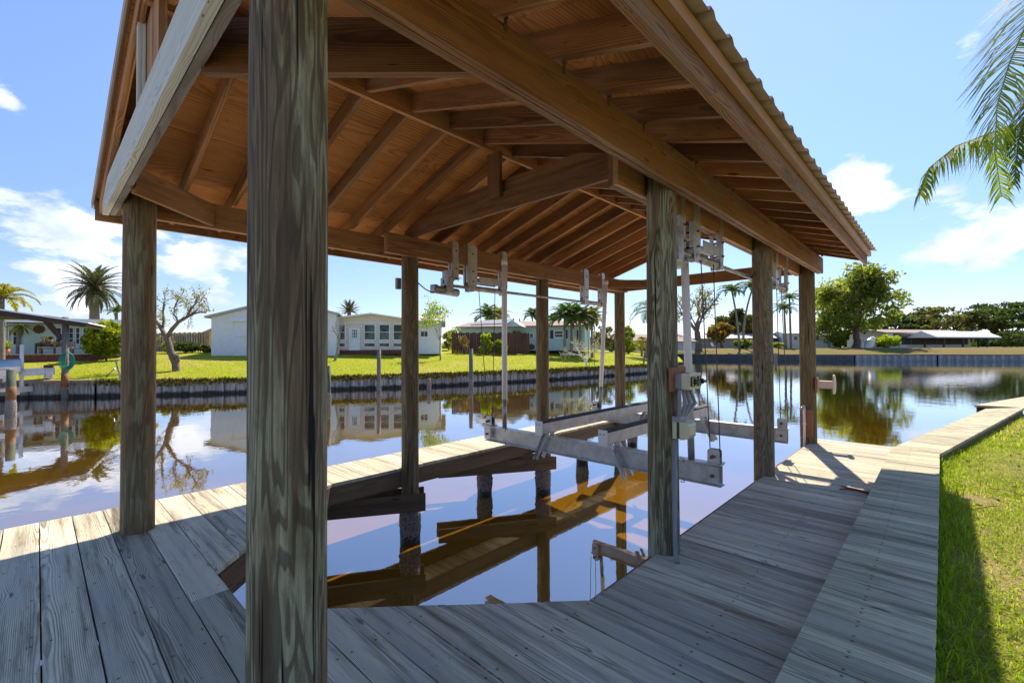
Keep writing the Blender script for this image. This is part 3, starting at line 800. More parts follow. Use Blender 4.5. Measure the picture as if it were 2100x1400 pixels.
# plywood deck
for sg in (-1, 1):
    for k in range(7):
        ya = Y0R + k * 1.22 + .002; ybb = min(Y0R + (k + 1) * 1.22, Y1R)
        if ya >= Y1R: break
        for (xa, xb_) in ((.0, 1.2), (1.203, 2.44)):
            xa, xb_ = RX + sg * (xa + .003), RX + sg * xb_
            b = MB()
            P = [(xa, ya, rtop(xa) + .002), (xb_, ya, rtop(xb_) + .002), (xb_, ybb, rtop(xb_) + .002), (xa, ybb, rtop(xa) + .002)]
            V = P + [(p[0], p[1], p[2] + .012) for p in P]
            b.add(V, [(0, 3, 2, 1), (4, 5, 6, 7), (0, 1, 5, 4), (1, 2, 6, 5), (2, 3, 7, 6), (3, 0, 4, 7)], np.array([(v[1] - ya, v[0] - (xa + xb_) / 2, v[2] - P[0][2]) for v in V]))
            b.build('plywood_sheet', 'plywood', bh)
# ribbed metal roof: trapezoid ribs running down the slope
for sg in (-1, 1):
    xa, xe = RX + sg * .01, RX + sg * 2.545
    prof = []; y = Y0R - .03
    while y < Y1R + .03:
        prof += [(y, 0), (y + .150, 0), (y + .168, .026), (y + .205, .026)]; y += .2286
    prof = [(min(p[0], Y1R + .05), p[1]) for p in prof]
    b = MB(); zo = .018
    V = []
    for th_ in (0, .0025):
        for x in (xa, xe):
            V += [(x, p[0], rtop(x) + zo + p[1] + th_) for p in prof]
    n = len(prof); F = []
    for k in (0, 2):
        F += [(k * n + i, k * n + i + 1, (k + 1) * n + i + 1, (k + 1) * n + i) for i in range(n - 1)]
    F += [(n + i, n + i + 1, 3 * n + i + 1, 3 * n + i) for i in range(n - 1)]
    b.add(V, F, tone=.5); b.build('metal_roofing', 'roof_metal', bh)
    b = MB()                                        # gable edge trim
    b.bar((RX, Y0R - .022, 3.63 + .012), (xe, Y0R - .022, rtop(xe) + .012), .012, .07, (SL * sg, 0, 1)); b.build('gable_trim', 'roof_metal', bh)

# ------------------------------------------------------------------ the dock
dock = thing('dock', 'weathered timber dock of wide cross boards wrapping around three sides of the boat slip', 'dock', (-3.5, .3, 0))
b = MB(); gap = .0065; pitch = .2045
def xl_end(y): return float(np.interp(y, [.84, 2.2], [-3.58, -4.93]))
def xr_start(y): return float(np.interp(y, [.84, 2.29], [-2.905, -1.525]))
def board(b, y0, y1, xa0, xa1, xb0, xb1, z=0, th=.038):
    P = [(xa0, y0), (xb0, y0), (xb1, y1), (xa1, y1)]; off = 0
    tz = rng.normal() * .0012
    V = [(p[0], p[1], z - th) for p in P] + [(p[0], p[1], z + tz) for p in P]
    G = [(v[0], v[1] - (y0 + y1) / 2, v[2] - z) for v in np.array(V)]
    b.add(V, [(0, 3, 2, 1), (4, 5, 6, 7), (0, 1, 5, 4), (1, 2, 6, 5), (2, 3, 7, 6), (3, 0, 4, 7)], G)
k0 = -18
for k in range(k0, 60):
    y0 = .03 + k * pitch; y1 = y0 + pitch - gap - .002 * rng.random()
    xo = -5.70 - .012 * rng.random()
    if y1 < .86:
        cut = -2.9 + .7 * rng.random()
        j = k % 3
        xs_ = [xo, -.47] if j else [xo, -2.35 - .9 * (k % 2), -.47]
        for a, c in zip(xs_[:-1], xs_[1:]): board(b, y0, y1, a, a, c - .003, c - .003)
    else:
        if y0 < 10.4: board(b, y0, y1, xo, xo, xl_end(y0), xl_end(y1))
        if y1 < 8.86: board(b, y0, y1, xr_start(y0), xr_start(y1), -.47, -.47)
b.build('deck_boards', 'deck_timber', dock)
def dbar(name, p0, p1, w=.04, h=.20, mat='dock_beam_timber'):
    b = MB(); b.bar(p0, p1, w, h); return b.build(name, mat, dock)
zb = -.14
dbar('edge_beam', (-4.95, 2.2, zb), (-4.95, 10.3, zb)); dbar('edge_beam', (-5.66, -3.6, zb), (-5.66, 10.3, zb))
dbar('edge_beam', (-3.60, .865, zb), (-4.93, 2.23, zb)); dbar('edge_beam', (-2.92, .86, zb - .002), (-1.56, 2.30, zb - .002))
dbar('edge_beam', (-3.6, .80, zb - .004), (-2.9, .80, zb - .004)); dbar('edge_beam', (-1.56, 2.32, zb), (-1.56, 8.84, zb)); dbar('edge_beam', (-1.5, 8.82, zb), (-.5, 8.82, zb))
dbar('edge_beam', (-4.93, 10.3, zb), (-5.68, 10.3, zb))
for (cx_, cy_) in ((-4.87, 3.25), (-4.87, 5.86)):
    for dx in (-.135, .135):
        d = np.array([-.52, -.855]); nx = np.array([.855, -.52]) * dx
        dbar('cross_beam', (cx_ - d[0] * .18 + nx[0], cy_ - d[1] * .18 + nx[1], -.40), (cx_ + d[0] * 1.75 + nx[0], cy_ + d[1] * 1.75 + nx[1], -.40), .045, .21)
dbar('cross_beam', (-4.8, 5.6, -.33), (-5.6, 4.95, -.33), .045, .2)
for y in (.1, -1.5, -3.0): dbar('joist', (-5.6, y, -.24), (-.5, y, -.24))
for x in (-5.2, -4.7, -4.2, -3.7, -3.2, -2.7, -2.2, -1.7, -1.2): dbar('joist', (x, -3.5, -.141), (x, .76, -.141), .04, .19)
def barnacled(b_x, b_y, r, z0, z1):
    bb = MB(); n, mz = 44, 30; V = []
    for j in range(mz + 1):
        z = z0 + (z1 - z0) * j / mz
        env = math.sin(min(1, (j + 1) / mz * 1.15) * math.pi) ** .4
        for i in range(n):
            a = 2 * math.pi * i / n
            q = mnoise.noise(Vector((math.cos(a) * 4.0 + b_x * 9, math.sin(a) * 4.0, z * 16))) * .6 + mnoise.noise(Vector((math.cos(a) * 12 + b_x * 9, math.sin(a) * 12, z * 48))) * .8
            rr = r + env * (.014 + .030 * abs(q)); V.append((b_x + math.cos(a) * rr, b_y + math.sin(a) * rr, z))
    F = [(j * n + i, j * n + (i + 1) % n, (j + 1) * n + (i + 1) % n, (j + 1) * n + i) for j in range(mz) for i in range(n)]
    bb.add(V, F); return bb
for (x, y) in ((-5.53, 5.14), (-5.5, 7.9), (-5.6, 2.1), (-5.55, -.6), (-5.6, 10.2)):
    c = MB(); c.cyl((x, y, -2.2), (x, y, -.25), .108, .104, 24, 4); pl = c.build('pile', 'post_timber_brown', dock)
    barnacled(x, y, .108, -.86, -.36).build('barnacles', 'barnacle_crust', pl)
    c = MB(); c.cyl((x, y, -1.1), (x, y, -.80), .122, .120, 24); c.build('wet_band', 'wet_algae', pl)
for o in [o for o in bh.children if o.name.startswith('post')][5:]:
    pass
for (x, y) in [(XL, y) for y in YS_L[1:]] + [(XR, YS_R[1]), (XR - .02, YS_R[2]), (XR - .02, YS_R[3])]:
    barnacled(x, y, .110, -.86, -.40).build('barnacles', 'barnacle_crust', bh)
    c = MB(); c.cyl((x, y, -1.1), (x, y, -.80), .128, .124, 24); c.build('wet_band', 'wet_algae', bh)

# boardwalk: raised 0.2 m, narrow boards
bw = thing('boardwalk', 'raised narrow boardwalk of thin cross boards between the dock and the grass', 'boardwalk', (-.26, 2, .2))
b = MB(); p2 = .1475; y = -5.0
while y < 7.55:
    board(b, y, y + p2 - .006, -.487, -.487, -.036 - .01 * rng.random(), -.036, .2); y += p2
# second run turns away along the canal
a0, a1 = np.array([-.487, 7.56]), np.array([-.03, 7.56])
e0, e1 = np.array([.64, 13.6]), np.array([1.25, 14.4])
N = int(np.linalg.norm(e0 - a0) / p2)
for i in range(N):
    f0, f1 = i / N, (i + .955) / N
    A, B_, C, D_ = a0 + (e0 - a0) * f0, a1 + (e1 - a1) * f0, a1 + (e1 - a1) * f1, a0 + (e0 - a0) * f1
    V = [(q[0], q[1], .162) for q in (A, B_, C, D_)] + [(q[0], q[1], .2) for q in (A, B_, C, D_)]
    mid_ = (np.array(A) + D_) / 2 if False else (A + D_) / 2; dn = (C - B_) / np.linalg.norm(C - B_)
    b.add(V, [(0, 3, 2, 1), (4, 5, 6, 7), (0, 1, 5, 4), (1, 2, 6, 5), (2, 3, 7, 6), (3, 0, 4, 7)], [np.array([(v[0] - mid_[0]) * dn[1] - (v[1] - mid_[1]) * dn[0], (v[0] - mid_[0]) * dn[0] + (v[1] - mid_[1]) * dn[1], v[2] - .2]) for v in V])
b.build('walk_boards', 'boardwalk_timber', bw)
b = MB(); b.bar((-.465, -5, .08), (-.465, 7.6, .08), .04, .155); b.build('edge_beam', 'dock_beam_timber', bw)
b = MB(); b.bar((-.07, -5, .06), (-.07, 7.6, .06), .04, .19); b.build('edge_beam', 'dock_beam_timber', bw)
b = MB(); b.bar((-.46, 7.62, .08), (.66, 13.6, .08), .04, .155); b.build('edge_beam', 'dock_beam_timber', bw)
b = MB(); b.bar((-.05, 7.62, .06), (1.2, 14.4, .06), .04, .19); b.build('edge_beam', 'dock_beam_timber', bw)
nd = thing('dock', 'neighbouring plank dock section beyond the far end of the boardwalk', 'dock', (1.2, 16, .2))
b = MB()
A0, A1, E0, E1 = np.array([.50, 14.35]), np.array([1.28, 14.42]), np.array([1.65, 18.0]), np.array([2.25, 17.9]); N = 24
for i in range(N):
    f0, f1 = i / N, (i + .95) / N
    A, B_, C, D_ = A0 + (E0 - A0) * f0, A1 + (E1 - A1) * f0, A1 + (E1 - A1) * f1, A0 + (E0 - A0) * f1
    V = [(q[0], q[1], .155) for q in (A, B_, C, D_)] + [(q[0], q[1], .193) for q in (A, B_, C, D_)]
    b.add(V, [(0, 3, 2, 1), (4, 5, 6, 7), (0, 1, 5, 4), (1, 2, 6, 5), (2, 3, 7, 6), (3, 0, 4, 7)])
b.build('walk_boards', 'boardwalk_timber', nd)
b = MB(); b.bar((.55, 14.37, .07), (1.66, 18, .07), .04, .17); b.build('edge_beam', 'dark_timber', nd)

# ------------------------------------------------------------------ the boat lift
lift = thing('boat_lift', 'empty aluminium boat lift cradle with two carpeted bunks hanging over the slip', 'boat lift', (-3.1, 5.7, .3))
def ibeam(y, x0, x1, z0, z1, name='cradle_beam'):
    b = MB(); hw = .055
    b.box((x0, y - hw, z1 - .010), (x1, y + hw, z1)); b.box((x0, y - hw, z0), (x1, y + hw, z0 + .010)); b.box((x0, y - .004, z0 + .010), (x1, y + .004, z1 - .010))
    o = b.build(name, 'aluminium', lift); return o
for (y, x0, x1, z0, z1) in ((4.42, -4.70, -1.50, .20, .405), (7.0, -4.64, -1.52, .20, .395)):
    bm_ = ibeam(y, x0, x1, z0, z1)
    for x in (x0 + .07, x1 - .07):
        b = MB(); b.prism([(x - .055, y - .035, z1 - .01), (x + .055, y - .035, z1 - .01), (x + .055, y - .035, z1 + .12), (x + .04, y - .035, z1 + .135), (x - .04, y - .035, z1 + .135), (x - .055, y - .035, z1 + .12)], (0, .006, 0))
        b.prism([(x - .055, y + .029, z1 + .002), (x + .055, y + .029, z1 + .002), (x + .055, y + .029, z1 + .12), (x + .04, y + .029, z1 + .135), (x - .04, y + .029, z1 + .135), (x - .055, y + .029, z1 + .12)], (0, .006, 0))
        b.box((x - .06, y - .063, z0 + .03), (x + .06, y - .057, z1 - .02))
        b.box((x - .075, y - .07, z1 + .001), (x + .075, y + .07, z1 + .009))
        pb = b.build('pulley_bracket', 'aluminium', lift)
        for z in (z1 + .07, z0 + .10): b = MB(); b.cyl((x, y - .085, z), (x, y - .03, z), .016, n=10); b.build('bolt', 'rust', pb)
        b = MB(); b.cyl((x, y - .024, z1 + .07), (x, y + .024, z1 + .07), .045, n=18); b.build('pulley', 'black_plastic', pb)
    for x in (x0 + .42, x1 - .35):
        b = MB(); b.tube([(x, y - .06, z1 - .03), (x + .02, y - .075, z1 + .01), (x - .02, y - .07, z1 + .015)], .006, 6)
        b.tube([(x, y - .06, z0 + .03), (x + .02, y - .075, z0 - .01), (x - .02, y - .07, z0 - .01)], .006, 6); b.build('u_bolt', 'galvanised_steel', lift)
for (x, lean) in ((-3.56, -1), (-2.66, 1)):
    b = MB(); b.box((x - .045, 4.22, .455), (x + .045, 7.12, .585)); bk = b.build('bunk', 'aluminium', lift)
    b = MB()
    for k in range(6): b.box((x - .050 + k * .0172, 4.225, .586), (x - .050 + k * .0172 + .014, 7.11, .603))
    b.box((x - .051, 4.226, .583), (x + .051, 7.112, .594)); b.build('carpet_strip', 'black_rubber', bk)
    for (ye, sgn) in ((4.21, -1), (7.13, 1)):
        b = MB(); b.box((x - .052, ye - .012, .44), (x + .052, ye + .008, .61)); ep = b.build('end_cap', 'white_plastic', bk)
        for dx in (-.025, .02): b = MB(); b.cyl((x + dx, ye - .018, .565), (x + dx, ye + .012, .565), .007, n=8); b.build('bolt', 'rust', ep)
    for y in (4.42, 7.0):
        for sy in (-1, 1):
            yy = y + sy * .066
            top = np.array([x + .0, yy, .455]); bot = np.array([x + lean * .17, yy, .10])
            b = MB(); b.bar(top, bot, .006, .055, (1, 0, 0)); b.bar(top + (lean * .024, sy * .02, 0), bot + (lean * .024, sy * .02, 0), .04, .005, (1, 0, 0))
            b.build('bunk_bracket', 'aluminium', lift)
        b = MB(); b.box((x - .06, y - .068, .449), (x + .06, y + .068, .454)); b.build('bunk_bracket', 'aluminium', lift)
for (x, y, xt, zt) in ((-4.35, 4.42, -4.345, 2.70), (-4.50, 7.03, -4.36, 2.69), (-1.79, 4.42, -1.84, 2.40), (-1.80, 7.03, -1.80, 2.50)):
    b = MB(); b.cyl((x, y, .41), (x + (xt - x) * .2, y, .82), .032, n=16); g_ = b.build('guide_pole', 'galvanised_steel', lift)
    b = MB(); b.cyl((x + (xt - x) * .18, y, .80), (xt, y, zt), .037, n=18); b.cyl((xt, y, zt - .06), (xt, y, zt + .01), .042, n=18); b.build('white_sleeve', 'white_plastic', g_)
def cable(p0, p1):
    b = MB(); n = 8; P = [np.array(p0) + (np.array(p1) - np.array(p0)) * i / n for i in range(n + 1)]
    b.tube(P, .0052, 6); b.build('cable', 'cable_steel', lift)
for (xd, xp) in ((-4.735, -4.64), (-1.635, -1.565)):
    for (y, ya, yb_) in ((4.42, 4.30, 4.62), (7.0, 6.98, 7.22)):
        cable((xd, ya, 2.33), (xp - .045, y, .50)); cable((xd, yb_, 2.33), (xp + .045, y, .48))
# drives on the two inner beams
def drive(name, X, s, label):
    root = thing(name, label, 'lift drive', (X, 5.5, 2.33))
    b = MB(); b.cyl((X, 3.72, 2.335), (X, 7.62, 2.335), .021, n=14); b.build('drive_pipe', 'galvanised_steel', root)
    for (ya, yb_) in ((4.20, 4.76), (6.94, 7.46)):
        b = MB(); N = 60; P = [(X, ya + (yb_ - ya) * i / N, 2.335) for i in range(N + 1)]
        b.tube(P, [.036 + .003 * (i % 2) for i in range(N + 1)], 14); b.build('cable_drum', 'galvanised_steel', root)
    for (y, w_, zb_, low) in ((3.86, .05, 2.44, 0), (4.16, .085, 2.30, 1), (4.80, .05, 2.30, 1), (6.93, .07, 2.31, 1), (7.50, .05, 2.31, 1)):
        b = MB()
        for sx in (-1, 1):
            xx = X + sx * .046 + (.0 if X < -3 else -.004)
            P = [(xx, y - w_, 2.93), (xx, y + w_ * .5, 2.93), (xx, y + w_, 2.90), (xx, y + w_, 2.40), (xx, y + w_ * .3, zb_ - .02), (xx, y - w_ * .6, zb_ - .02), (xx, y - w_, 2.40)]
            b.prism(P, (.006 * sx, 0, 0))
            b.box((xx, y - w_ - .006, 2.40), (xx - sx * .03, y - w_ - .001, 2.93))
        if low:
            b.box((X - .05, y - .02, 2.385), (X + .05, y + .02, 2.405))
            b.cyl((X, y - .022, 2.335), (X, y + .022, 2.335), .055, n=16)
        h = b.build('hanger_bracket', 'aluminium', root)
        b = MB()
        for z in (2.80, 2.56, 2.42): b.cyl((X - .07, y, z), (X + .07, y, z), .010, n=8)
        b.build('bolt', 'rust', h)
    b = MB(); b.box((X - .056, 4.25, 2.42), (X + .056, 4.72, 2.425)); b.box((X + .052, 4.28, 2.40), (X + .057, 4.70, 2.50)); b.box((X - .057, 4.28, 2.40), (X - .052, 4.70, 2.50)); b.build('spreader_plate', 'aluminium', root)
    b = MB()
    for k in (0, 1):
        ch = [(X - .1, 3.74, 2.44 + .0), (X + .1, 3.74, 2.44), (X + .1, 3.74, 2.53), (X - .1, 3.74, 2.53)]
    b.box((X - .09, 3.74, 2.44), (X + .10, 3.748, 2.53)); b.box((X - .07, 3.74, 2.435), (X + .07, 3.95, 2.442)); b.build('motor_plate', 'galvanised_steel', root)
    b = MB(); b.box((X - .075, 3.70, 2.235), (X + .075, 3.80, 2.43)); gbx = b.build('gearbox', 'galvanised_steel', root)
    b = MB(); b.cyl((X + .02, 3.69, 2.31), (X + .02, 3.71, 2.31), .022, n=14); b.box((X - .02, 3.693, 2.35), (X + .0, 3.70, 2.40)); b.build('shaft_cap', 'black_plastic', gbx)
    b = MB(); b.cyl((X - .03, 3.56, 2.27), (X - .03, 3.95, 2.25), .055, n=18); b.box((X - .10, 3.55, 2.22), (X - .0, 3.60, 2.33)); b.build('motor', 'galvanised_steel', root)
    return root
dl = drive('lift_drive', -4.755, 1, 'galvanised lift motor and drive pipe under the left beam above the finger pier')
drive('lift_drive', -1.661, -1, 'galvanised lift motor and drive pipe under the beam behind the middle right piling')
b = MB(); P = []
for i in range(15):
    f = i / 14; P.append((-4.79 - .0 * f, 3.30 + .27 * f, 2.335 - .10 * math.sin(f * math.pi * .55) - .01 * f))
b.tube(P, .008, 8); tag(b.build('power_cord', 'black_plastic'), 'black power cord sagging from the slender left piling to the lift motor', 'cord')
b = MB(); b.box((-5.02, 3.13, 2.25), (-4.975, 3.19, 2.39)); tag(b.build('junction_box', 'grey_plastic'), 'small grey box high on the outer side of the slender left piling', 'junction box')

# control boxes on the middle right piling
ct = thing('switch_box', 'cream and grey lift switch box with two black handles on the middle right piling', 'switch box', (-1.34, 3.25, 1.26))
b = MB(); b.box((-1.412, 3.10, 1.185), (-1.388, 3.34, 1.355)); b.build('backing_board', 'red_timber', ct)
b = MB(); b.box((-1.386, 3.14, 1.205), (-1.336, 3.33, 1.312)); b.build('grey_base', 'grey_plastic', ct)
b = MB(); b.box((-1.335, 3.135, 1.202), (-1.277, 3.233, 1.315)); b.box((-1.335, 3.237, 1.202), (-1.277, 3.335, 1.315)); b.build('cover', 'cream_plastic', ct)
for y in (3.18, 3.295):
    b = MB(); b.box((-1.276, y - .026, 1.222), (-1.266, y + .026, 1.292)); b.cyl((-1.266, y, 1.257), (-1.244, y, 1.257), .020, n=12); b.box((-1.244, y - .026, 1.247), (-1.228, y + .026, 1.267)); hd = b.build('handle', 'black_plastic', ct)
    b = MB(); b.box((-1.2655, y - .025, 1.228), (-1.262, y - .018, 1.286)); b.build('yellow_mark', 'yellow_plastic', hd)
cb_ = thing('outlet_box', 'cream weatherproof outlet box with rounded cover low on the middle right piling', 'outlet box', (-1.34, 3.2, .91))
b = MB(); b.box((-1.402, 3.13, .85), (-1.372, 3.30, .97)); b.build('back_plate', 'cream_plastic', cb_)
b = MB(); b.box((-1.371, 3.135, .853), (-1.352, 3.295, .967)); b.build('gasket', 'black_plastic', cb_)
b = MB()
V = []; nA = 6
for ix, x in enumerate((-1.351, -1.315, -1.298, -1.290)):
    k = (0, 0.004, .016, .034)[ix]
    V.append([(x, 3.13 + k, .846 + k), (x, 3.30 - k, .846 + k), (x, 3.30 - k, .974 - k), (x, 3.13 + k, .974 - k)])
VV = [p for r_ in V for p in r_]; F = [(3, 2, 1, 0), (12, 13, 14, 15)]
for i in range(3):
    for j in range(4): F.append((i * 4 + j, i * 4 + (j + 1) % 4, (i + 1) * 4 + (j + 1) % 4, (i + 1) * 4 + j))
b.add(VV, F); b.build('cover', 'cream_plastic', cb_)
cd = thing('conduit', 'bundle of grey electrical conduits running down the middle right piling to the deck', 'conduit', (-1.38, 3.2, 0))
for k, (y, dx) in enumerate(((3.14, 0), (3.20, .012), (3.255, .02), (3.315, .03))):
    b = MB(); b.tube([(-1.352 + dx * .3, y, 1.20), (-1.352 + dx * .3, y, 1.17), (-1.352 + dx, y + .01 * k, 1.09), (-1.36 + dx * .5, 3.15 + .03 * k, 1.02), (-1.372, 3.145 + .022 * k, .975)], .0135, 10); b.build('flexible_conduit', 'grey_plastic', cd)
b = MB(); b.box((-1.40, 3.12, .972), (-1.345, 3.24, 1.01)); b.build('coupling', 'grey_plastic', cd)
b = MB(); b.tube([(-1.385, 3.12, .845), (-1.385, 3.12, .10), (-1.372, 3.10, .03), (-1.350, 3.08, 0.0)], .0165, 12); b.cyl((-1.405, 3.12, .43), (-1.36, 3.12, .43), .006, n=6); b.build('riser_pipe', 'grey_plastic', cd)

# fittings on the far right piling
hr = thing('hose_hanger', 'pale copper hose hanger sticking out from the far right piling', 'hose hanger', (-1.4, 8.36, .9))
b = MB(); b.box((-1.432, 8.28, .80), (-1.405, 8.44, 1.02)); b.build('mount_board', 'red_timber', hr)
b = MB()
for z in (.86, .96): b.box((-1.404, 8.31, z), (-1.20, 8.41, z + .014))
b.box((-1.404, 8.31, .875), (-1.20, 8.318, .96)); b.build('arm', 'copper_plastic', hr)
b = MB(); N = 26; V = []
for r_, x in ((.15, -1.205), (.15, -1.19), (.135, -1.185), (.02, -1.20)):
    for i in range(N): V.append((x, 8.36 + r_ * .75 * math.cos(2 * math.pi * i / N), .925 + r_ * math.sin(2 * math.pi * i / N)))
b.add(V, [(j * N + i, j * N + (i + 1) % N, (j + 1) * N + (i + 1) % N, (j + 1) * N + i) for j in range(3) for i in range(N)], smooth=True); b.build('rim', 'copper_plastic', hr)
hb = thing('tap_board', 'reddish timber board with a white water pipe low on the far right piling', 'tap board', (-1.55, 8.25, .3))
b = MB(); b.box((-1.628, 8.236, .10), (-1.462, 8.262, .52)); b.build('board', 'red_timber', hb)
b = MB(); b.cyl((-1.565, 8.215, -.05), (-1.565, 8.215, .56), .017, n=12); b.box((-1.59, 8.205, .30), (-1.54, 8.236, .315)); b.build('pipe', 'white_plastic', hb)
b = MB(); b.tube([(-1.565, 8.215, .55), (-1.59, 8.20, .56), (-1.61, 8.16, .54)], .013, 8); b.cyl((-1.57, 8.19, .575), (-1.57, 8.24, .575), .022, n=10); b.build('tap', 'galvanised_steel', hb)
cl = thing('dock_cleat', 'dark forked twig shaped cleat lying on the deck beside the boardwalk', 'cleat', (-.63, 5.85, .0))
b = MB(); b.tube([(-.80, 5.93, .012), (-.66, 5.86, .018), (-.52, 5.80, .016)], [.006, .012, .014], 7); b.tube([(-.80, 5.80, .012), (-.73, 5.855, .014), (-.66, 5.86, .018)], [.005, .008, .01], 6); b.build('iron_bar', 'rust', cl)

# ------------------------------------------------------------------ grass and litter beside the boardwalk
def blades(mb, X, Y, Z, h, w, lean, tn):
    n = len(X); a = rng.random(n) * 2 * math.pi; dx, dy = np.cos(a), np.sin(a)
    l = lean * (.3 + rng.random(n)); th = rng.random(n) * 2 * math.pi
    B = np.stack([X, Y, Z], 1); side = np.stack([-dy, dx, np.zeros(n)], 1) * (w * (.6 + .8 * rng.random(n)))[:, None] * .5
    mid = B + np.stack([dx * l * h * .35, dy * l * h * .35, h * .6], 1); tip = B + np.stack([dx * l * h, dy * l * h, h * (1 - .35 * l)], 1)
    mb.quads(np.stack([B - side, B + side, mid + side * .8, mid - side * .8], 1), tn)
    mb.quads(np.stack([mid - side * .8, mid + side * .8, tip + side * .1, tip - side * .1], 1), tn)
gb = MB()
n = 80000
Y = rng.random(n) ** 1.0 * 9.5 + .4; Xg = xnear(Y) + rng.random(n) ** 1.25 * 2.4
patch = np.array([mnoise.noise(Vector((x * 2.2, y * 2.2, 3))) for x, y in zip(Xg, Y)])
keep = patch > -.42 + .35 * (rng.random(n) - .5); Xg, Y, patch = Xg[keep], Y[keep], patch[keep]; n = len(Y)
dry = rng.random(n) < np.clip(.38 - .7 * patch, .12, .8)
tn = np.where(dry, .86 + .14 * rng.random(n), .15 + .6 * rng.random(n))
hgt = np.where(dry, .026, .052) * (.6 + 1.1 * rng.random(n))
blades(gb, Xg, Y, np.full(n, .055), hgt, .0045, 1.3, tn)
n = 42000
Y = 9.5 + rng.random(n) ** 1.3 * 16; Xg = xnear(Y) + rng.random(n) ** 1.2 * 5
blades(gb, Xg, Y, np.full(n, .06), .045 * (.6 + rng.random(n)), .011, 1.1, np.where(rng.random(n) < .3, .9, .2 + .55 * rng.random(n)))
n = 1700                                               # taller tufts against the boardwalk edge
Y = rng.random(n) * 8.0 + .5; Xg = xnear(Y) + .01 + rng.random(n) ** 2 * .16
blades(gb, Xg, Y, np.full(n, .05), .10 * (.5 + rng.random(n)), .006, .7, .25 + .5 * rng.random(n))
tag(gb.build('grass', 'grass_blade'), 'bright green grass with dry patches beside the boardwalk', None, kind='stuff')
for (x, y, L, a, lab) in ((.10, 2.55, .22, .3, 'long reddish twig lying in the shaded grass near the boardwalk edge'), (.20, 5.6, .3, .9, 'pale dry twig lying in the sunny grass beyond the shadow'), (.32, 6.5, .25, -.5, 'thin grey twig lying in the sunny grass farther along the bank')):
    b = MB(); b.tube([(x, y, .10), (x + L * .5 * math.cos(a), y + L * .5 * math.sin(a), .115), (x + L * math.cos(a), y + L * math.sin(a), .10)], [.005, .004, .003], 6)
    tag(b.build('twig', 'rust' if y < 3 else 'dead_leaf'), lab, 'twig')
b = MB(); n = 260; Y = 1 + rng.random(n) * 8; Xg = xnear(Y) + .05 + rng.random(n) * 2
tnn = rng.random(n); b.quads(leafquads(np.stack([Xg, Y, np.full(n, .085)], 1), .022, tnn, 0, 2.2), tnn)
tag(b.build('leaf_litter', 'dead_leaf'), 'scattered dry brown leaves on the near grass', None, kind='stuff')

# near palm, its trunk outside the frame on the right
np_ = thing('palm_tree', 'near palm whose long drooping fronds hang into the top right corner', 'palm tree', (*xy(2420, 4.4), .06))
bx_, by_ = xy(2420, 4.4); tz = zat(-60, 2420, 4.4)
b = MB(); b.tube([(bx_, by_, 0), (bx_ + .03, by_, tz * .5), (bx_, by_, tz)], [.2, .15, .12], 14); b.build('trunk', 'palm_bark', np_)
lb, rb = MB(), MB()
def fpath(P): return [at(a_, d_, c_) for (a_, c_, d_) in P]
crown = at(2420, 4.4, -60)
frond(lb, rb, None, 0, 0, 1, 0, .90, 230, .012, -.8, .55, path=[crown] + fpath([(2300, 150, 4.5), (2180, 235, 4.6), (2060, 262, 4.7), (1960, 300, 4.75), (1905, 345, 4.8), (1885, 400, 4.8)]), hang=.9)
frond(lb, rb, None, 0, 0, 1, 0, .72, 170, .011, .1, .50, path=[crown] + fpath([(2230, -110, 4.2), (2150, -40, 4.0), (2105, 50, 3.95), (2070, 130, 3.9), (2045, 215, 3.9), (2040, 310, 3.9), (2054, 405, 3.9)]), hang=.25)
frond(lb, rb, None, 0, 0, 1, 0, .60, 150, .012, .1, .15, path=[crown] + fpath([(2260, 20, 4.3), (2180, 90, 4.35), (2120, 190, 4.4), (2088, 290, 4.4), (2080, 380, 4.4)]), hang=.35)
frond(lb, rb, None, 0, 0, 1, 0, .62, 110, .012, .1, .3, path=[crown] + fpath([(2330, 0, 4.3), (2240, 60, 4.3), (2170, 140, 4.3), (2130, 230, 4.3), (2110, 320, 4.3)]), hang=.4)
frond(lb, rb, crown, 2.0, .9, 2.0, 1.7, .5, 60, .012); frond(lb, rb, crown, .2, 1.0, 2.0, 1.7, .5, 60, .012); frond(lb, rb, crown, -1.2, .8, 2.0, 1.7, .5, 60, .012)
lb.build('crown', 'frond_green', np_); rb.build('frond_stalk', 'palm_green', np_)

# ------------------------------------------------------------------ pilings standing in the canal
def canal_pile(px, wl_py, top_py, r, label, mat='grey_timber'):
    d = EYE * 0; h = at(px, 1.0, wl_py) - EYE; t_ = (WZ - 1.5) / h[2]; p = EYE + h * t_
    zt = EYE[2] + (at(px, 1.0, top_py) - EYE)[2] * t_
    root = thing('piling', label, 'piling', (p[0], p[1], WZ), 'old pilings standing in the canal')
    b = MB(); b.cyl((p[0], p[1], -2.2), (p[0], p[1], zt), r * 1.05, r, 16, 3); b.build('post', mat, root)
    barnacled(p[0], p[1], r, -.95, min(-.25, zt - .02)).build('barnacles', 'barnacle_crust', root)
    return p
canal_pile(777, 803, 717, .11, 'tall dark piling in the canal between the big post and the slender piling')
canal_pile(966, 796, 715, .12, 'tall dark piling in the canal in front of the brown fence')
canal_pile(673, 832, 750, .10, 'short greenish piling half hidden behind the big front post', 'green_post')
canal_pile(880, 802, 776, .10, 'stubby rotten piling barely rising above the water', 'orange_post')
canal_pile(1591, 742, 727, .2, 'small dark piling far across the canal near the far seawall')

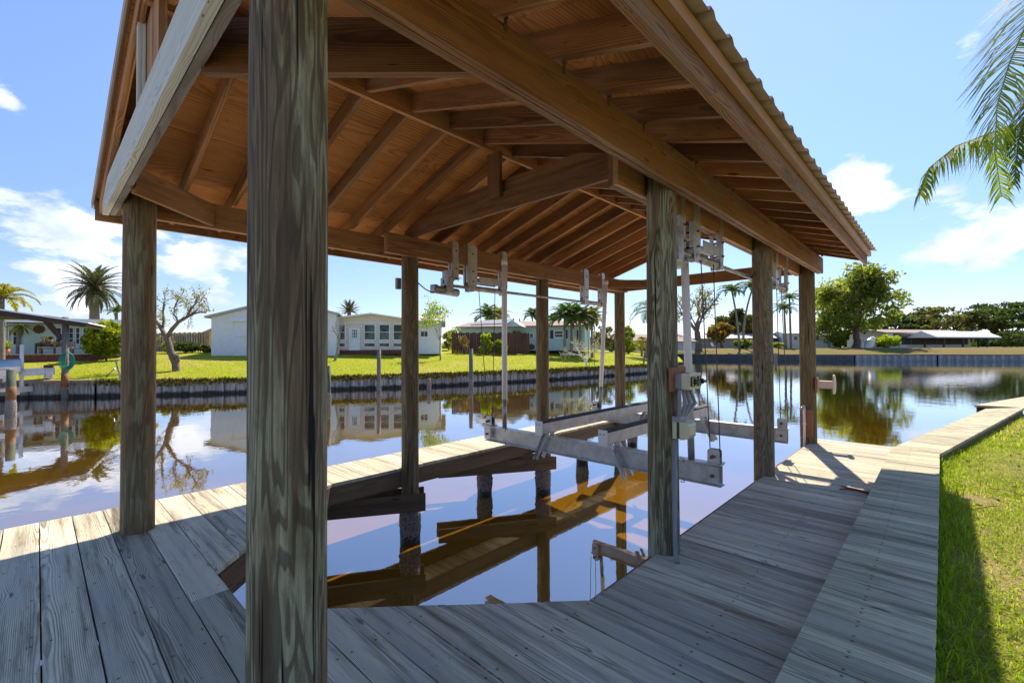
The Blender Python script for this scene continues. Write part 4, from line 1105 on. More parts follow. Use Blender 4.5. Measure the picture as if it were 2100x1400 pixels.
# ------------------------------------------------------------------ houses across the canal
class House:
    """front wall runs from (pxa, da) to (pxb, db); local frame: u along the wall, n away from the canal"""
    def __init__(s, name, label, pxa, da, pxb, db, z0, cat='house', group=None):
        a, b = np.array(xy(pxa, da)), np.array(xy(pxb, db)); s.a, s.L = a, np.linalg.norm(b - a); s.u = (b - a) / s.L
        n = np.array([-s.u[1], s.u[0]]); s.n = n if n.dot(a) > 0 else -n
        s.z0 = z0; s.root = thing(name, label, cat, (a[0], a[1], z0), group); s.pxa, s.da, s.pxb, s.db = pxa, da, pxb, db
    def uof(s, px):
        """where along the front wall photo column px falls"""
        f = at(px, 1.0) - EYE; A = np.array([[s.u[0], -f[0]], [s.u[1], -f[1]]]); return float(np.linalg.solve(A, -s.a)[0])
    def z(s, py, px):
        u = s.uof(px); p = s.a + s.u * u; dep = float((np.append(p, 1.5) - EYE).dot(Fv)); return zat(py, px, dep)
    def P(s, u, v, z): q = s.a + s.u * u + s.n * v; return np.array([q[0], q[1], z])
    def blk(s, name, mat, u0, u1, v0, v1, z0, z1, parent=None):
        b = MB(); V = [s.P(u, v, z) for z in (z0, z1) for (u, v) in ((u0, v0), (u1, v0), (u1, v1), (u0, v1))]
        b.add(V, [(0, 3, 2, 1), (4, 5, 6, 7), (0, 1, 5, 4), (1, 2, 6, 5), (2, 3, 7, 6), (3, 0, 4, 7)]); return b.build(name, mat, parent or s.root)
    def gable(s, u0, u1, v0, v1, z0, profile, wall, thick=.18, over=.35, roof='roof_shingle', along='u', face=True, ov_front=.5):
        """profile: list of (coordinate, z) of the roof underside; along='u' ridge along the wall, 'v' ridge pointing at the canal"""
        b = MB()
        if along == 'v':
            poly = [s.P(u0, v0, z0)] + [s.P(u0 + (u1 - u0) * c, v0, z) for c, z in profile] + [s.P(u1, v0, z0)]; b.prism(poly, np.append(s.n * (v1 - v0), 0))
        else:
            poly = [s.P(u0, v0, z0)] + [s.P(u0, v0 + (v1 - v0) * c, z) for c, z in profile] + [s.P(u0, v1, z0)]; b.prism(poly, np.append(s.u * (u1 - u0), 0))
        w = b.build('wall', wall, s.root)
        b = MB()
        if along == 'v':
            W_ = u1 - u0; q = [(u0 + W_ * c, z) for c, z in profile]
            sl0 = (q[1][1] - q[0][1]) / (q[1][0] - q[0][0]); sl1 = (q[-1][1] - q[-2][1]) / (q[-1][0] - q[-2][0])
            q[0] = (q[0][0] - over, q[0][1] - over * sl0); q[-1] = (q[-1][0] + over, q[-1][1] + over * sl1)
            poly = [s.P(c, v0 - ov_front, z + .01) for c, z in q] + [s.P(c, v0 - ov_front, z + thick) for c, z in q[::-1]]; b.prism(poly, np.append(s.n * (v1 - v0 + 2 * ov_front), 0))
        else:
            D_ = v1 - v0; q = [(v0 + D_ * c, z) for c, z in profile]
            sl0 = (q[1][1] - q[0][1]) / (q[1][0] - q[0][0]); sl1 = (q[-1][1] - q[-2][1]) / (q[-1][0] - q[-2][0])
            q[0] = (q[0][0] - ov_front, q[0][1] - ov_front * sl0); q[-1] = (q[-1][0] + ov_front, q[-1][1] + ov_front * sl1)
            poly = [s.P(u0 - over, c, z + .01) for c, z in q] + [s.P(u0 - over, c, z + thick) for c, z in q[::-1]]; b.prism(poly, np.append(s.u * (u1 - u0 + 2 * over), 0))
        rf = b.build('roof', roof, s.root); return w, rf
    def window(s, u0, u1, z0, z1, frame='door_white', glass='window_glass', bars=(1, 2), fw=.07, v=0.0, name='window'):
        b = MB()
        def bx(ua, ub, za, zb_, d):
            V = [s.P(u, vv, z) for z in (za, zb_) for (u, vv) in ((ua, v - d), (ub, v - d), (ub, v + .02), (ua, v + .02))]
            b.add(V, [(0, 3, 2, 1), (4, 5, 6, 7), (0, 1, 5, 4), (1, 2, 6, 5), (2, 3, 7, 6), (3, 0, 4, 7)])
        bx(u0, u1, z1 - fw, z1, .06); bx(u0, u1, z0, z0 + fw, .06); bx(u0, u0 + fw, z0 + fw, z1 - fw, .06); bx(u1 - fw, u1, z0 + fw, z1 - fw, .06)
        for i in range(1, bars[0]): c = u0 + (u1 - u0) * i / bars[0]; bx(c - fw * .3, c + fw * .3, z0 + fw, z1 - fw, .055)
        for i in range(1, bars[1]): c = z0 + (z1 - z0) * i / bars[1]; bx(u0 + fw, u1 - fw, c - fw * .3, c + fw * .3, .052)
        f = b.build(name, frame, s.root)
        s.blk('pane', glass, u0 + fw, u1 - fw, v - .02, v + .01, z0 + fw, z1 - fw, f); return f
    def winpx(s, xa, xb, ya, yb, **k):
        u0, u1 = s.uof(xa), s.uof(xb); xm = (xa + xb) / 2; return s.window(u0, u1, s.z(yb, xm), s.z(ya, xm), **k)

# mint green house, far left
h = House('house', 'long mint green house with porch and low roof on the far left', -60, 30.5, 262, 35, .75)
h.blk('wall', 'mint_wall', 0, h.L, 0, 6, .2, h.z(664, 100))
ztop = h.z(663, 150)
h.blk('roof', 'roof_grey', -.5, h.L + 1.5, -1.3, 7, ztop, ztop + .28)
h.blk('roof', 'roof_white', -.5, h.L + 1.5, -1.36, -1.302, ztop - .05, ztop + .26)
for (xa, xb) in ((113, 127), (140, 152), (154, 165), (169, 181)): h.winpx(xa, xb, 671, 706, bars=(1, 3), fw=.06, glass='screen_dark')
h.winpx(25, 44, 671, 708, bars=(2, 2), glass='screen_dark'); h.winpx(3, 19, 669, 722, bars=(1, 2), name='door', glass='screen_dark')
h.blk('porch_post', 'mint_wall', h.uof(21), h.uof(25), -1.1, -.9, .4, ztop - .06)
sn = House('sun_plaque', 'round bronze sun plaque on the mint green wall', 75, 32.2, 84, 32.3, 0, 'wall plaque')
cx_ = h.uof(80); zc_ = h.z(675, 80)
b = MB(); N = 24; V = [h.P(cx_ + math.cos(i * 2 * math.pi / N) * (.27 if i % 2 else .33), -.02, zc_ + math.sin(i * 2 * math.pi / N) * (.27 if i % 2 else .33)) for i in range(N)]; b.prism(V, np.append(-h.n * .05, 0)); b.build('disc', 'rust', sn.root)
# patio wall
pw = House('patio_wall', 'low dark red brick patio wall in front of the mint green house', -60, 28.5, 214, 31.5, .2, 'low wall')
pw.blk('brick_face', 'brick_red', 0, pw.L, 0, 3.4, .1, pw.z(726, 100) - .04); pw.blk('coping', 'concrete_wall', -.05, pw.L + .05, -.05, 3.3, pw.z(726, 100) - .04, pw.z(726, 100))
zp = pw.z(726, 100)
bnv = pw.uof(100)
def patio(name, label, cat, px, parts):
    u0 = pw.uof(px); p_ = pw.P(u0, 1.2, zp); r_ = thing(name, label, cat, tuple(p_))
    for (nm, mt, ua, ub, va, vb, za, zb_) in parts: pw.blk(nm, mt, u0 + ua, u0 + ub, 1.2 + va, 1.2 + vb, zp + za, zp + zb_, r_)
patio('garden_bench', 'long tan patio bench against the mint green house', 'bench', 100, [('seat', 'bank_cap', -.9, .9, -.2, .25, .40, .46), ('backrest', 'bank_cap', -.9, .9, .25, .31, .5, .85), ('leg', 'bank_cap', -.85, -.75, -.15, .2, 0, .4), ('leg', 'bank_cap', .75, .85, -.15, .2, 0, .4)])
patio('garden_bench', 'grey patio bench to the right of the tan one', 'bench', 158, [('seat', 'grey_timber', -.8, .8, -.2, .25, .32, .38), ('leg', 'grey_timber', -.7, -.6, -.15, .2, 0, .32), ('leg', 'grey_timber', .6, .7, -.15, .2, 0, .32)])
patio('plant_stand', 'tiered plant stand with potted plants beside the sun plaque', 'plant stand', 76, [('shelf', 'bark', -.5, .5, -.15, .15, .70, .74), ('shelf', 'bark', -.5, .5, -.15, .15, .35, .39), ('leg', 'bark', -.5, -.44, -.1, .1, 0, .7), ('leg', 'bark', .44, .5, -.1, .1, 0, .7)])
for k, (px, dz) in enumerate(((64, .5), (88, .95), (75, .85), (96, .5))):
    u0 = pw.uof(px); p_ = pw.P(u0, 1.2, zp + dz)
    r_ = thing('potted_plant', ['leafy pot plant on the left of the plant stand', 'leafy pot plant on the upper right of the plant stand', 'leafy pot plant in the middle of the plant stand', 'leafy pot plant at the right foot of the plant stand'][k], 'plant', tuple(p_), 'pot plants on the patio')
    b = MB(); b.cyl(p_ - (0, 0, .12), p_ + (0, 0, .04), .08, .11, 10); b.build('pot', 'terracotta', r_)
    b = MB(); clumps(b, [p_ + (0, 0, .16)], .18, 90, .06); b.build('foliage', 'leaf_olive', r_)
u0 = pw.uof(3); p_ = pw.P(u0, .6, zp); r_ = thing('potted_plant', 'orange leaved plant in a terracotta pot at the left frame edge', 'plant', tuple(p_))
b = MB(); b.cyl(p_, p_ + (0, 0, .35), .13, .19, 12); b.build('pot', 'terracotta', r_); b = MB(); clumps(b, [p_ + (0, 0, .6)], .26, 120, .09); b.build('foliage', 'leaf_yellow', r_)

# white house left of the big post
h = House('house', 'plain white house with shuttered window behind the big front post', 433, 35.0, 690, 36.5, 1.14)
zl, zr_ = h.z(650, 433), h.z(642, 690)
h.gable(0, h.L, 0, 9, .9, [(0, zl), (.55, zl + 1.35), (1, zr_ - .1)], 'white_wall', roof='roof_grey', along='v', over=.35, ov_front=.35, thick=.16)
sb = h.winpx(478, 545, 655, 690, bars=(1, 1), fw=.05, frame='white_wall', glass='white_wall', name='shutter'); 
h.blk('shutter_housing', 'white_wall', h.uof(474), h.uof(549), -.22, -.001, h.z(659, 500), h.z(652, 500))
# pink sun room
h = House('house', 'pale pink sun room house with tall windows and white door under low gable', 680, 37.6, 842, 38.6, 1.3)
z1_ = h.z(655, 690)
h.gable(0, h.L, 0, 9, 1.0, [(0, z1_), (.5, h.z(645, 758)), (1, h.z(657, 835))], 'pink_wall', roof='roof_white', along='v', over=.25, ov_front=.6, thick=.12)
for (xa, xb) in ((684.5, 709), (746, 770.5), (776.5, 800), (805.5, 829)):
    h.winpx(xa, xb, 664, 698, bars=(1, 2), fw=.08); h.winpx(xa, xb, 702, 712, bars=(1, 1), fw=.07)
dr = h.winpx(716, 739, 672, 718, bars=(1, 1), fw=.10, glass='door_white', name='door')
h.winpx(721.5, 734, 674.5, 694, bars=(3, 3), fw=.06, v=-.055)
h.blk('base_course', 'brick_red', 0, h.L, -.04, -.001, 1.0, h.z(717.5, 690))
for px in (743, 773, 803): h.blk('mullion_post', 'pink_wall', h.uof(px) - .07, h.uof(px) + .07, -.09, -.001, h.z(717, 760), h.z(660, 760))
h.blk('eave_trim', 'white_plastic', -.1, h.L + .1, -.10, -.001, h.z(662, 700), h.z(660, 700))
h.blk('downpipe', 'white_plastic', .02, .10, -.12, -.04, 1.3, h.z(660, 690))
b = MB(); b.cyl(h.P(h.uof(741.5), -.06, h.z(669, 741)), h.P(h.uof(741.5), -.2, h.z(669, 741)), .08, n=10); b.build('wall_lamp', 'white_plastic', h.root)
h = House('house', 'low white house wing with one dark window behind the young tree', 838, 39.2, 904, 39.6, 1.35)
zt_ = h.z(660, 870)
h.gable(-.6, h.L, 0, 8, 1.0, [(0, zt_), (.5, zt_ + .75), (1, zt_)], 'white_wall', roof='roof_grey', over=.4)
h.winpx(862, 878, 678, 691, bars=(2, 1), fw=.05)
# blue house
h = House('house', 'light blue house with brown shingle roof and dark shutters beyond the brown fence', 950, 50, 1199, 47, 1.45)
zt_ = h.z(669, 1120)
h.gable(-.3, h.L, 0, 10, 1.2, [(0, zt_), (.45, h.z(659, 1150) + .2), (1, zt_)], 'blue_wall', roof='roof_shingle', over=.4, ov_front=.5, thick=.15)
h.winpx(1136, 1156, 677, 693, bars=(1, 2), fw=.10); h.winpx(1085, 1095, 683, 694, bars=(1, 2), fw=.08)
for xa in (1128.5, 1157.5): h.blk('shutter', 'shutter_dark', h.uof(xa), h.uof(xa + 6.5), -.06, -.001, h.z(694, 1140), h.z(677, 1140))
for xa in (1183, 1190): h.blk('shutter', 'shutter_dark', h.uof(xa), h.uof(xa + 3), -.06, -.001, h.z(698, 1190), h.z(677, 1190))
u_ = h.uof(1062)
b = MB(); g0 = h.uof(1000); g1 = h.uof(1082); poly = [h.P(h.uof(1048), -3.0, zt_ - .1), h.P(h.uof(1065), -3.0, h.z(660, 1062)), h.P(h.uof(1082), -3.0, zt_ - .1)]
b.prism(poly, np.append(h.n * 3.2, 0)); b.build('porch_gable', 'blue_wall', h.root)
b = MB(); b.prism([h.P(h.uof(985), -3.3, h.z(670, 1000)), h.P(h.uof(998), -2.6, h.z(662, 1000)), h.P(h.uof(1064), -2.6, h.z(661, 1060) + .1), h.P(h.uof(1056), -3.3, h.z(668, 1050))], (0, 0, .12)); b.build('porch_roof', 'roof_grey', h.root)
for px in (1041, 1054): 
    b = MB(); p_ = h.P(h.uof(px), 3.0, h.z(660, px)); b.cyl(p_, p_ + (0, 0, .55), .06, n=8); b.build('vent_pipe', 'dark_timber', h.root)
kb = thing('kayak', 'upturned red kayak lying beside the blue house', 'kayak', tuple(h.P(h.uof(1093), -1.0, 1.4)))
b = MB(); q0 = h.P(h.uof(1086), -1.0, 1.62); q1 = h.P(h.uof(1101), -1.1, 1.58); b.tube([q0 + (q1 - q0) * f for f in (0, .2, .5, .8, 1)], [.03, .26, .33, .25, .03], 12); b.build('hull', 'brick_red', kb)
# brown fence
def fence(label, pts, zt, mat, pw_=.14, gap_=.01, base=.9, name='fence', post_=False):
    r_ = thing(name, label, 'fence', (pts[0][0], pts[0][1], base)); b = MB()
    for (p, q) in zip(pts[:-1], pts[1:]):
        p, q = np.array(p), np.array(q); L = np.linalg.norm(q - p); u = (q - p) / L; nrm = np.array([-u[1], u[0]]); k = 0.0; i = 0
        while k < L:
            a = p + u * k; c = p + u * min(k + pw_, L); zz = zt + .05 * math.sin(i * 1.7); off = nrm * (.03 * (i % 2))
            b.prism([(a[0] + off[0], a[1] + off[1], base), (c[0] + off[0], c[1] + off[1], base), (c[0] + off[0], c[1] + off[1], zz), (a[0] + off[0], a[1] + off[1], zz)], (nrm[0] * .03, nrm[1] * .03, 0)); k += pw_ + gap_; i += 1
    b.build('palings', mat, r_); return r_
fence('dark brown timber fence in front of the blue house', [xy(926, 43), xy(1040, 44), xy(1086, 45.5)], zat(682, 1040, 44), 'fence_timber', .16, .012)
fence('black open rail fence behind the bare gnarled tree', [xy(312, 44), xy(420, 42)], zat(687, 380, 43), 'black_metal', .06, .25)
fence('tan timber fence beyond the black rail fence', [xy(315, 52), xy(428, 50)], zat(682, 380, 51), 'bank_cap', .18, .01)
h = House('house', 'small yellow house glimpsed between the fence and the white house', 405, 60, 470, 60, 1.2); h.gable(0, h.L, 0, 6, 1, [(0, h.z(690, 430)), (.5, h.z(676, 430)), (1, h.z(690, 430))], 'yellow_wall', roof='roof_grey', along='v'); 
# tan house far behind the left bank palms
h = House('house', 'distant tan roofed house low behind the palms left of the middle right piling', 1262, 78, 1425, 84, 1.2); zt_ = h.z(700, 1330); h.gable(0, h.L, 0, 9, .9, [(0, zt_), (.5, zt_ + 1.3), (1, zt_)], 'grey_wall', roof='roof_shingle'); h.winpx(1345, 1365, 703, 710, bars=(2, 1)); h.winpx(1372, 1382, 703, 712)

# neighbour's boat shelter, far left
nb = thing('boat_shelter', 'dark timber boat shelter with thin white roof edge at the far left bank', 'boat shelter', (*xy(100, 22), WZ))
rz = zat(652, 100, 22)
A_, B_ = np.array(xy(-160, 19.5)), np.array(xy(168, 22.3)); uu = (B_ - A_) / np.linalg.norm(B_ - A_); vv = np.array([-uu[1], uu[0]]); vv = vv if vv.dot(A_) > 0 else -vv
def S3(u, v, z): q = B_ + uu * u + vv * v; return np.array([q[0], q[1], z])
zR = zat(664, 168, 22.3); zP = zat(638, 60, 21.4)
b = MB(); b.prism([S3(.2, -.3, zR), S3(-2.8, -.3, zP - .02), S3(-7.5, -.3, zP - .1), S3(-7.5, -.3, zP - .32), S3(-2.8, -.3, zP - .25), S3(.2, -.3, zR - .16)], (vv[0] * 4, vv[1] * 4, 0)); b.build('roof_frame', 'dark_timber', nb)
b = MB(); b.prism([S3(.3, -.4, zR + .01), S3(-2.8, -.4, zP - .005), S3(-7.5, -.4, zP - .085), S3(-7.5, -.4, zP - .02), S3(-2.8, -.4, zP + .06), S3(.3, -.4, zR + .07)], (vv[0] * 4.3, vv[1] * 4.3, 0)); b.build('metal_roofing', 'roof_white', nb)
pxp = xy(134, 22.1)
b = MB(); b.cyl((*pxp, -2), (*pxp, zat(650, 134, 22.1)), .14, .13, 14); ps = b.build('post', 'grey_timber', nb)
b = MB(); b.cyl((*pxp, -.3), (*pxp, .35), .15, .145, 14); b.build('stained_band', 'orange_post', ps)
b = MB(); b.bar((pxp[0] - uu[0] * .1, pxp[1] - uu[1] * .1, zat(697, 134, 22.1)), (pxp[0] - uu[0] * .75, pxp[1] - uu[1] * .75, zat(654, 120, 22.1)), .08, .22); b.build('knee_brace', 'dark_timber', nb)
b = MB(); b.bar((pxp[0] + uu[0] * .05, pxp[1] + uu[1] * .05, zat(657, 134, 22.1)), (pxp[0] - uu[0] * .75, pxp[1] - uu[1] * .75, zat(652, 134, 22.1)), .2, .22); b.build('beam', 'dark_timber', nb)
hc = thing('hose', 'coil of green garden hose hanging on the boat shelter post', 'hose', (*xy(138, 21.8), .6))
zc_ = zat(736, 139, 21.8); pc = np.array(xy(139, 21.85))
for k in range(6):
    b = MB(); N = 28; b.tube([(pc[0] + uu[0] * (.10 + .035 * k) * math.cos(2 * math.pi * i / N) - vv[0] * .03 * k, pc[1] + uu[1] * (.10 + .035 * k) * math.cos(2 * math.pi * i / N) - vv[1] * .03 * k, zc_ + (.36 + .012 * k) * math.sin(2 * math.pi * i / N) - .02 * k) for i in range(N + 1)], .018, 6, cap=False); b.build('coil', 'hose_green', hc)
b = MB(); b.tube([(pc[0], pc[1], zc_ - .3), (pc[0] + uu[0] * .05, pc[1] + uu[1] * .05, zc_ - .6)], .016, 6); b.build('loose_end', 'hose_green', hc)
# neighbour's lift: piling, beams, white pole, boat
def simple_pile(px, wl, top, r, mat, label, band=None):
    h_ = at(px, 1.0, wl) - EYE; t_ = (WZ - 1.5) / h_[2]; p = EYE + h_ * t_; zt = 1.5 + (at(px, 1.0, top) - EYE)[2] * t_
    r_ = thing('piling', label, 'piling', (p[0], p[1], WZ)); b = MB(); b.cyl((p[0], p[1], -2.2), (p[0], p[1], zt), r, r * .95, 16); b.build('post', mat, r_)
    barnacled(p[0], p[1], r, -.95, -.30).build('barnacles', 'barnacle_crust', r_)
    if band: b = MB(); b.cyl((p[0], p[1], -.35), (p[0], p[1], .15), r * 1.03, r * 1.03, 16); b.build('stained_band', band, r_)
    return p, zt
p1, zt1 = simple_pile(22, 850, 758, .135, 'green_post', 'green topped piling of the neighbouring lift at the left frame edge', 'orange_post')
p2, zt2 = simple_pile(100, 814, 770, .15, 'orange_post', 'orange stained piling just left of the boat shelter post')
nl_ = thing('boat_lift', 'neighbouring boat lift with pale beams and white guide pole at the left bank', 'boat lift', (p2[0], p2[1], 0))
def wbar(name, pa, pb, w, h_, mat='aluminium'): b = MB(); b.bar(pa, pb, w, h_); return b.build(name, mat, nl_)
wbar('top_beam', at(40, 21.2, 764), at(112, 21.8, 760), .2, .34); wbar('drive_box', at(92, 21.6, 762), at(106, 21.8, 762), .35, .62); wbar('pulley_block', at(90, 21.5, 751), at(109, 21.7, 751), .3, .12, 'dark_timber')
wbar('cradle_beam', at(-20, 19.5, 804), at(62, 21.3, 797), .2, .24); wbar('top_beam', at(-40, 17.4, 757), at(28, 17.4, 757), .25, .08, 'galvanised_steel'); wbar('walkway', at(-60, 17.6, 808), at(26, 17.6, 806), .5, .16, 'grey_timber')
wbar('walkway', at(-60, 17.6, 779), at(14, 17.6, 779), .3, .14, 'grey_timber')
b = MB(); b.cyl(at(44, 21.4, 796), at(45, 21.4, 706), .07, n=12); b.build('guide_pole', 'white_plastic', nl_)
bt = thing('boat', 'small pale skiff under a blue cover on the neighbouring lift', 'boat', tuple(at(5, 20.5, 790)))
b = MB(); st = []
A_, B_ = at(-70, 20.0, 770), at(42, 21.0, 772)
N = 9
V = []; d = B_ - A_; d[2] = 0; Ld = np.linalg.norm(d); d /= Ld; sd_ = np.array([-d[1], d[0], 0])
for i in range(N + 1):
    f = i / N; wv = .85 * (1 - f ** 3) + .02; zk = .30 * f ** 3
    c = A_ + d * Ld * f
    for (k, zz) in ((-1, .28 + .1 * f), (-.75, -.15 + zk), (0, -.42 + zk * 1.8), (.75, -.15 + zk), (1, .28 + .1 * f)): V.append(c + sd_ * wv * k + np.array([0, 0, zz]))
F = [(i * 5 + j, i * 5 + j + 1, (i + 1) * 5 + j + 1, (i + 1) * 5 + j) for i in range(N) for j in range(4)]
b.add(V, F, smooth=True); b.build('hull', 'white_plastic', bt)
b = MB(); V = []
for i in range(N + 1):
    f = i / N; wv = .88 * (1 - f ** 3) + .02; c = A_ + d * Ld * f
    for (k, zz) in ((-1, .27), (-.6, .52), (0, .62), (.6, .52), (1, .27)): V.append(c + sd_ * wv * k + np.array([0, 0, zz + .1 * f]))
b.add(V, F, smooth=True); b.build('cover', 'boat_blue', bt)
# davit frame on the left lawn
dv = thing('davit', 'grey metal davit frame leaning on the left bank beside the slender front left piling', 'davit', tuple(at(243, 24, 778)))
b = MB(); b.tube([at(248, 23.5, 780), at(237, 24.2, 738), at(252, 24.2, 739)], .035, 7); b.tube([at(210, 24.4, 778), at(236, 24.3, 755)], .03, 7); b.build('frame', 'galvanised_steel', dv)

# weeds hanging over the seawall
b = MB(); q = poly_resample([(-30.9, 2.1)] + [p for p in LB if p[1] > 2.2 and p[1] < 47], .16); C = []
for p in q:
    den = .5 + .5 * mnoise.noise(Vector((p[0] * .5, p[1] * .5, 0)))
    for k in range(int(8 + 16 * den)): C.append((p[0] + .08 + .14 * rng.random(), p[1] + rng.normal() * .08, -.04 - .36 * rng.random() ** 1.5 * (.3 + den)))
C = np.array(C); tn = rng.random(len(C)); b.quads(leafquads(C, .085, tn, 1.0, 2.4), tn)
tag(b.build('hanging_weeds', 'weed'), 'olive and rusty weeds hanging over the top of the grey seawall', None, kind='stuff')
b = MB(); n = 26000; yy = rng.random(n) * 45 + 0; dd = rng.random(n) ** 1.6 * 12; xx = xbank(yy) - .15 - dd
blades(b, xx, yy, zleft(xx, yy), .06 * (.5 + rng.random(n)), .03, 1.0, .4 + .5 * rng.random(n))
tag(b.build('lawn_tufts', 'leaf_bright'), 'bright tufts of grass on the lawn across the canal', None, kind='stuff')

# ------------------------------------------------------------------ planting across the canal
palm(193, 47, 590, 'big date palm with full round crown behind the mint green house', 'palm_date', 62, 64, .42, .16, 34, .07, el=(-.75, 1.35), droop=.95, spiky=False, hang=.15)
palm(238, 44, 640, 'small palm peeking over the mint green roof beside the front left piling', 'palm_green', 26, 14, .15)
palm(716, 60, 638, 'spiky palm top rising behind the pink sun room roof', 'palm_date', 26, 34, .3, .2, 26, .06, el=(-.3, 1.5), droop=.3, hang=.05)
palm(2, 27, 612, 'yellow leaved palm drooping over the boat shelter at the left frame edge', 'palm_yellow', 66, 13, .16, .3, 34, .05, el=(.0, 1.2), droop=1.8)
palm(38, 31, 668, 'golden palm frond cluster in front of the mint green porch', 'palm_yellow', 24, 9, .12, .34, 26, .05, el=(-.9, .5), droop=1.0)
shrub(218, 31, 655, 74, 'big rounded yellow green shrub beside the mint green house', 'leaf_yellow', 44, 90, 4.6)
shrub(380, 37.5, 701, 62, 'dark green rounded bush beside the bare gnarled tree', 'leaf_dark', 26, 70, 3.2)
shrub(425, 37.5, 708, 26, 'low olive shrub against the white house corner', 'leaf_olive', 10, 60, 3)
shrub(345, 37, 695, 26, 'wispy yellow green bush behind the gnarled trunk', 'leaf_bright', 8, 60, 3)
gx, gy = xy(360, 26.5)
gt = thing('tree', 'bare gnarled tree with sparse budding crown leaning on the left lawn', 'tree', (gx, gy, gz((gx, gy))))
mb = MB(); tips = []; D_ = 26.5
def gp(P, r_):
    pts = [at(a_, D_ + d_, c_) for (a_, c_, d_) in P]; mb.tube(pts, [r_[0] + (r_[1] - r_[0]) * k / (len(pts) - 1) for k in range(len(pts))], 10, cap=False); return pts
gp([(362, 765, 0), (360, 745, .05), (350, 722, 0), (345, 700, 0), (341, 688, 0)], (.21, .15))
gp([(364, 742, 0), (363, 730, -.12), (358, 728, -.1)], (.12, .14))
br = [gp([(342, 692, 0), (352, 676, -.2), (366, 660, -.4), (383, 650, -.5), (398, 642, -.5)], (.12, .07)), gp([(396, 643, -.5), (410, 640, -.4), (421, 641, -.3), (429, 633, -.3)], (.06, .02)),
      gp([(342, 692, 0), (332, 676, .2), (322, 660, .3), (312, 652, .4), (306, 640, .5)], (.13, .05)), gp([(333, 680, .2), (336, 655, .4), (334, 640, .4), (336, 622, .5)], (.08, .04)),
      gp([(366, 660, -.4), (357, 645, -.2), (358, 630, .1), (366, 615, .2)], (.05, .02)), gp([(383, 650, -.5), (392, 632, -.6), (402, 622, -.6), (405, 610, -.5)], (.07, .03)), gp([(330, 690, 0), (320, 684, .3), (311, 678, .4)], (.05, .02)),
      gp([(345, 720, 0), (335, 716, -.2), (327, 704, -.2)], (.035, .012))]
for P in br:
    for q in P[2:]:
        for k in range(3): limbs(mb, q, rng.normal(size=3) * .8 + np.array([0, 0, .9]), .55, .022, 1, .7, .7, (2, 3), tips, .25, .25, 3, .006, 4)
mb.build('trunk', 'bark', gt)
cb = MB(); clumps(cb, tips, .22, 5, .06, .2); cb.build('crown', 'leaf_bud', gt)
tree(686, 33, 648, 'small leaning bare tree in front of the pink sun room', None, 'pale_bark', 40, r=.08, levels=4, fork=.5, lean=(.25, .1), spread=.7)
tree(903, 36, 612, 'young airy tree with bright yellow green leaves beside the white wing', 'leaf_bright', 'pale_bark', 108, r=.06, levels=4, per=7, size=.10, cl=.50, fork=.34, spread=.8, kids=(2, 3))
shrub(995, 42.5, 680, 28, 'upright bright green shrub in front of the brown fence', 'leaf_bright', 18, 70, 3)
shrub(1028, 42.6, 692, 32, 'low yellow green bush against the brown fence', 'leaf_yellow', 14, 70, 3)
shrub(953, 42.3, 682, 28, 'dry brown shrub in front of the brown fence', 'leaf_orange', 10, 22, 2)
shrub(1060, 49, 676, 50, 'dark green hedge showing over the brown fence', 'leaf_mid', 18, 70, 3)
shrub(920, 47, 678, 30, 'shaggy green bush at the left end of the brown fence', 'leaf_mid', 12, 60, 3)
shrub(945, 62, 668, 60, 'green tree tops behind the left end of the blue house', 'leaf_mid', 20, 60, 3, name='bush', cat='bush')
for (px, d_, py, L_, lf_, lab) in ((1000, 62, 648, 30, 'palm_green', 'palm behind the blue roof left of the white guide pole'), (1022, 64, 650, 26, 'palm_yellow', 'yellowish palm behind the blue roof beside the white guide pole'),
        (1158, 44.5, 650, 34, 'palm_green', 'leftmost palm of the cluster in front of the blue house'), (1172, 45.5, 645, 32, 'palm_green', 'tallest middle palm of the cluster in front of the blue house'), (1190, 44.8, 654, 36, 'palm_green', 'low dense palm of the cluster in front of the blue house'),
        (1214, 46, 652, 30, 'palm_yellow', 'yellow tinged palm right of the blue house'), (1136, 58, 655, 16, 'palm_green', 'small palm top over the blue roof'), (1092, 66, 647, 20, 'palm_green', 'distant palm top above the blue roof near the slender middle piling')):
    palm(px, d_, py, lab, lf_, L_ * 1.25, 22, .13, .36, 26, .08, el=(-.1, 1.45), droop=1.5, group='palms around the blue house')
palm(1345, 52, 640, 'dark leaning coconut palm beside the middle right piling', 'palm_green', 62, 18, .2, .34, 34, .05, base_px=1325, droop=1.9, curve=.6)
palm(1316, 56, 700, 'short brown drooping palm at the end of the left lawn', 'palm_yellow', 26, 12, .12, .3, 20, .05, el=(-.6, .8), droop=1.2)
tree(1202, 36.5, 688, 'low white stemmed leafless shrub tree on the lawn near the blue house', 'leaf_bud', 'white_wall', 104, r=.07, levels=5, per=2, size=.06, cl=.2, fork=.16, spread=.9, kids=(2, 3))
shrub(1238, 60, 660, 46, 'grey green tangled tree right of the blue house', 'leaf_olive', 22, 60, 2.6, name='tree', cat='tree')
shrub(1288, 62, 668, 44, 'bright green bush behind the thin far left piling', 'leaf_yellow', 20, 60, 3)
shrub(1316, 64, 690, 34, 'orange leaved bush low on the end of the left bank', 'leaf_orange', 12, 60, 3)
shrub(1270, 66, 684, 60, 'dark hedge low behind the lawn end', 'leaf_dark', 20, 60, 3)
# stump ring, posts on the point
pt = thing('mooring_post', 'thin grey leaning post at the lawn point left of the middle right piling', 'post', tuple(at(1320, 43, 745)))
b = MB(); b.cyl(at(1320, 43, 748), at(1322, 43, 722), .08, n=8); b.build('post', 'grey_timber', pt)

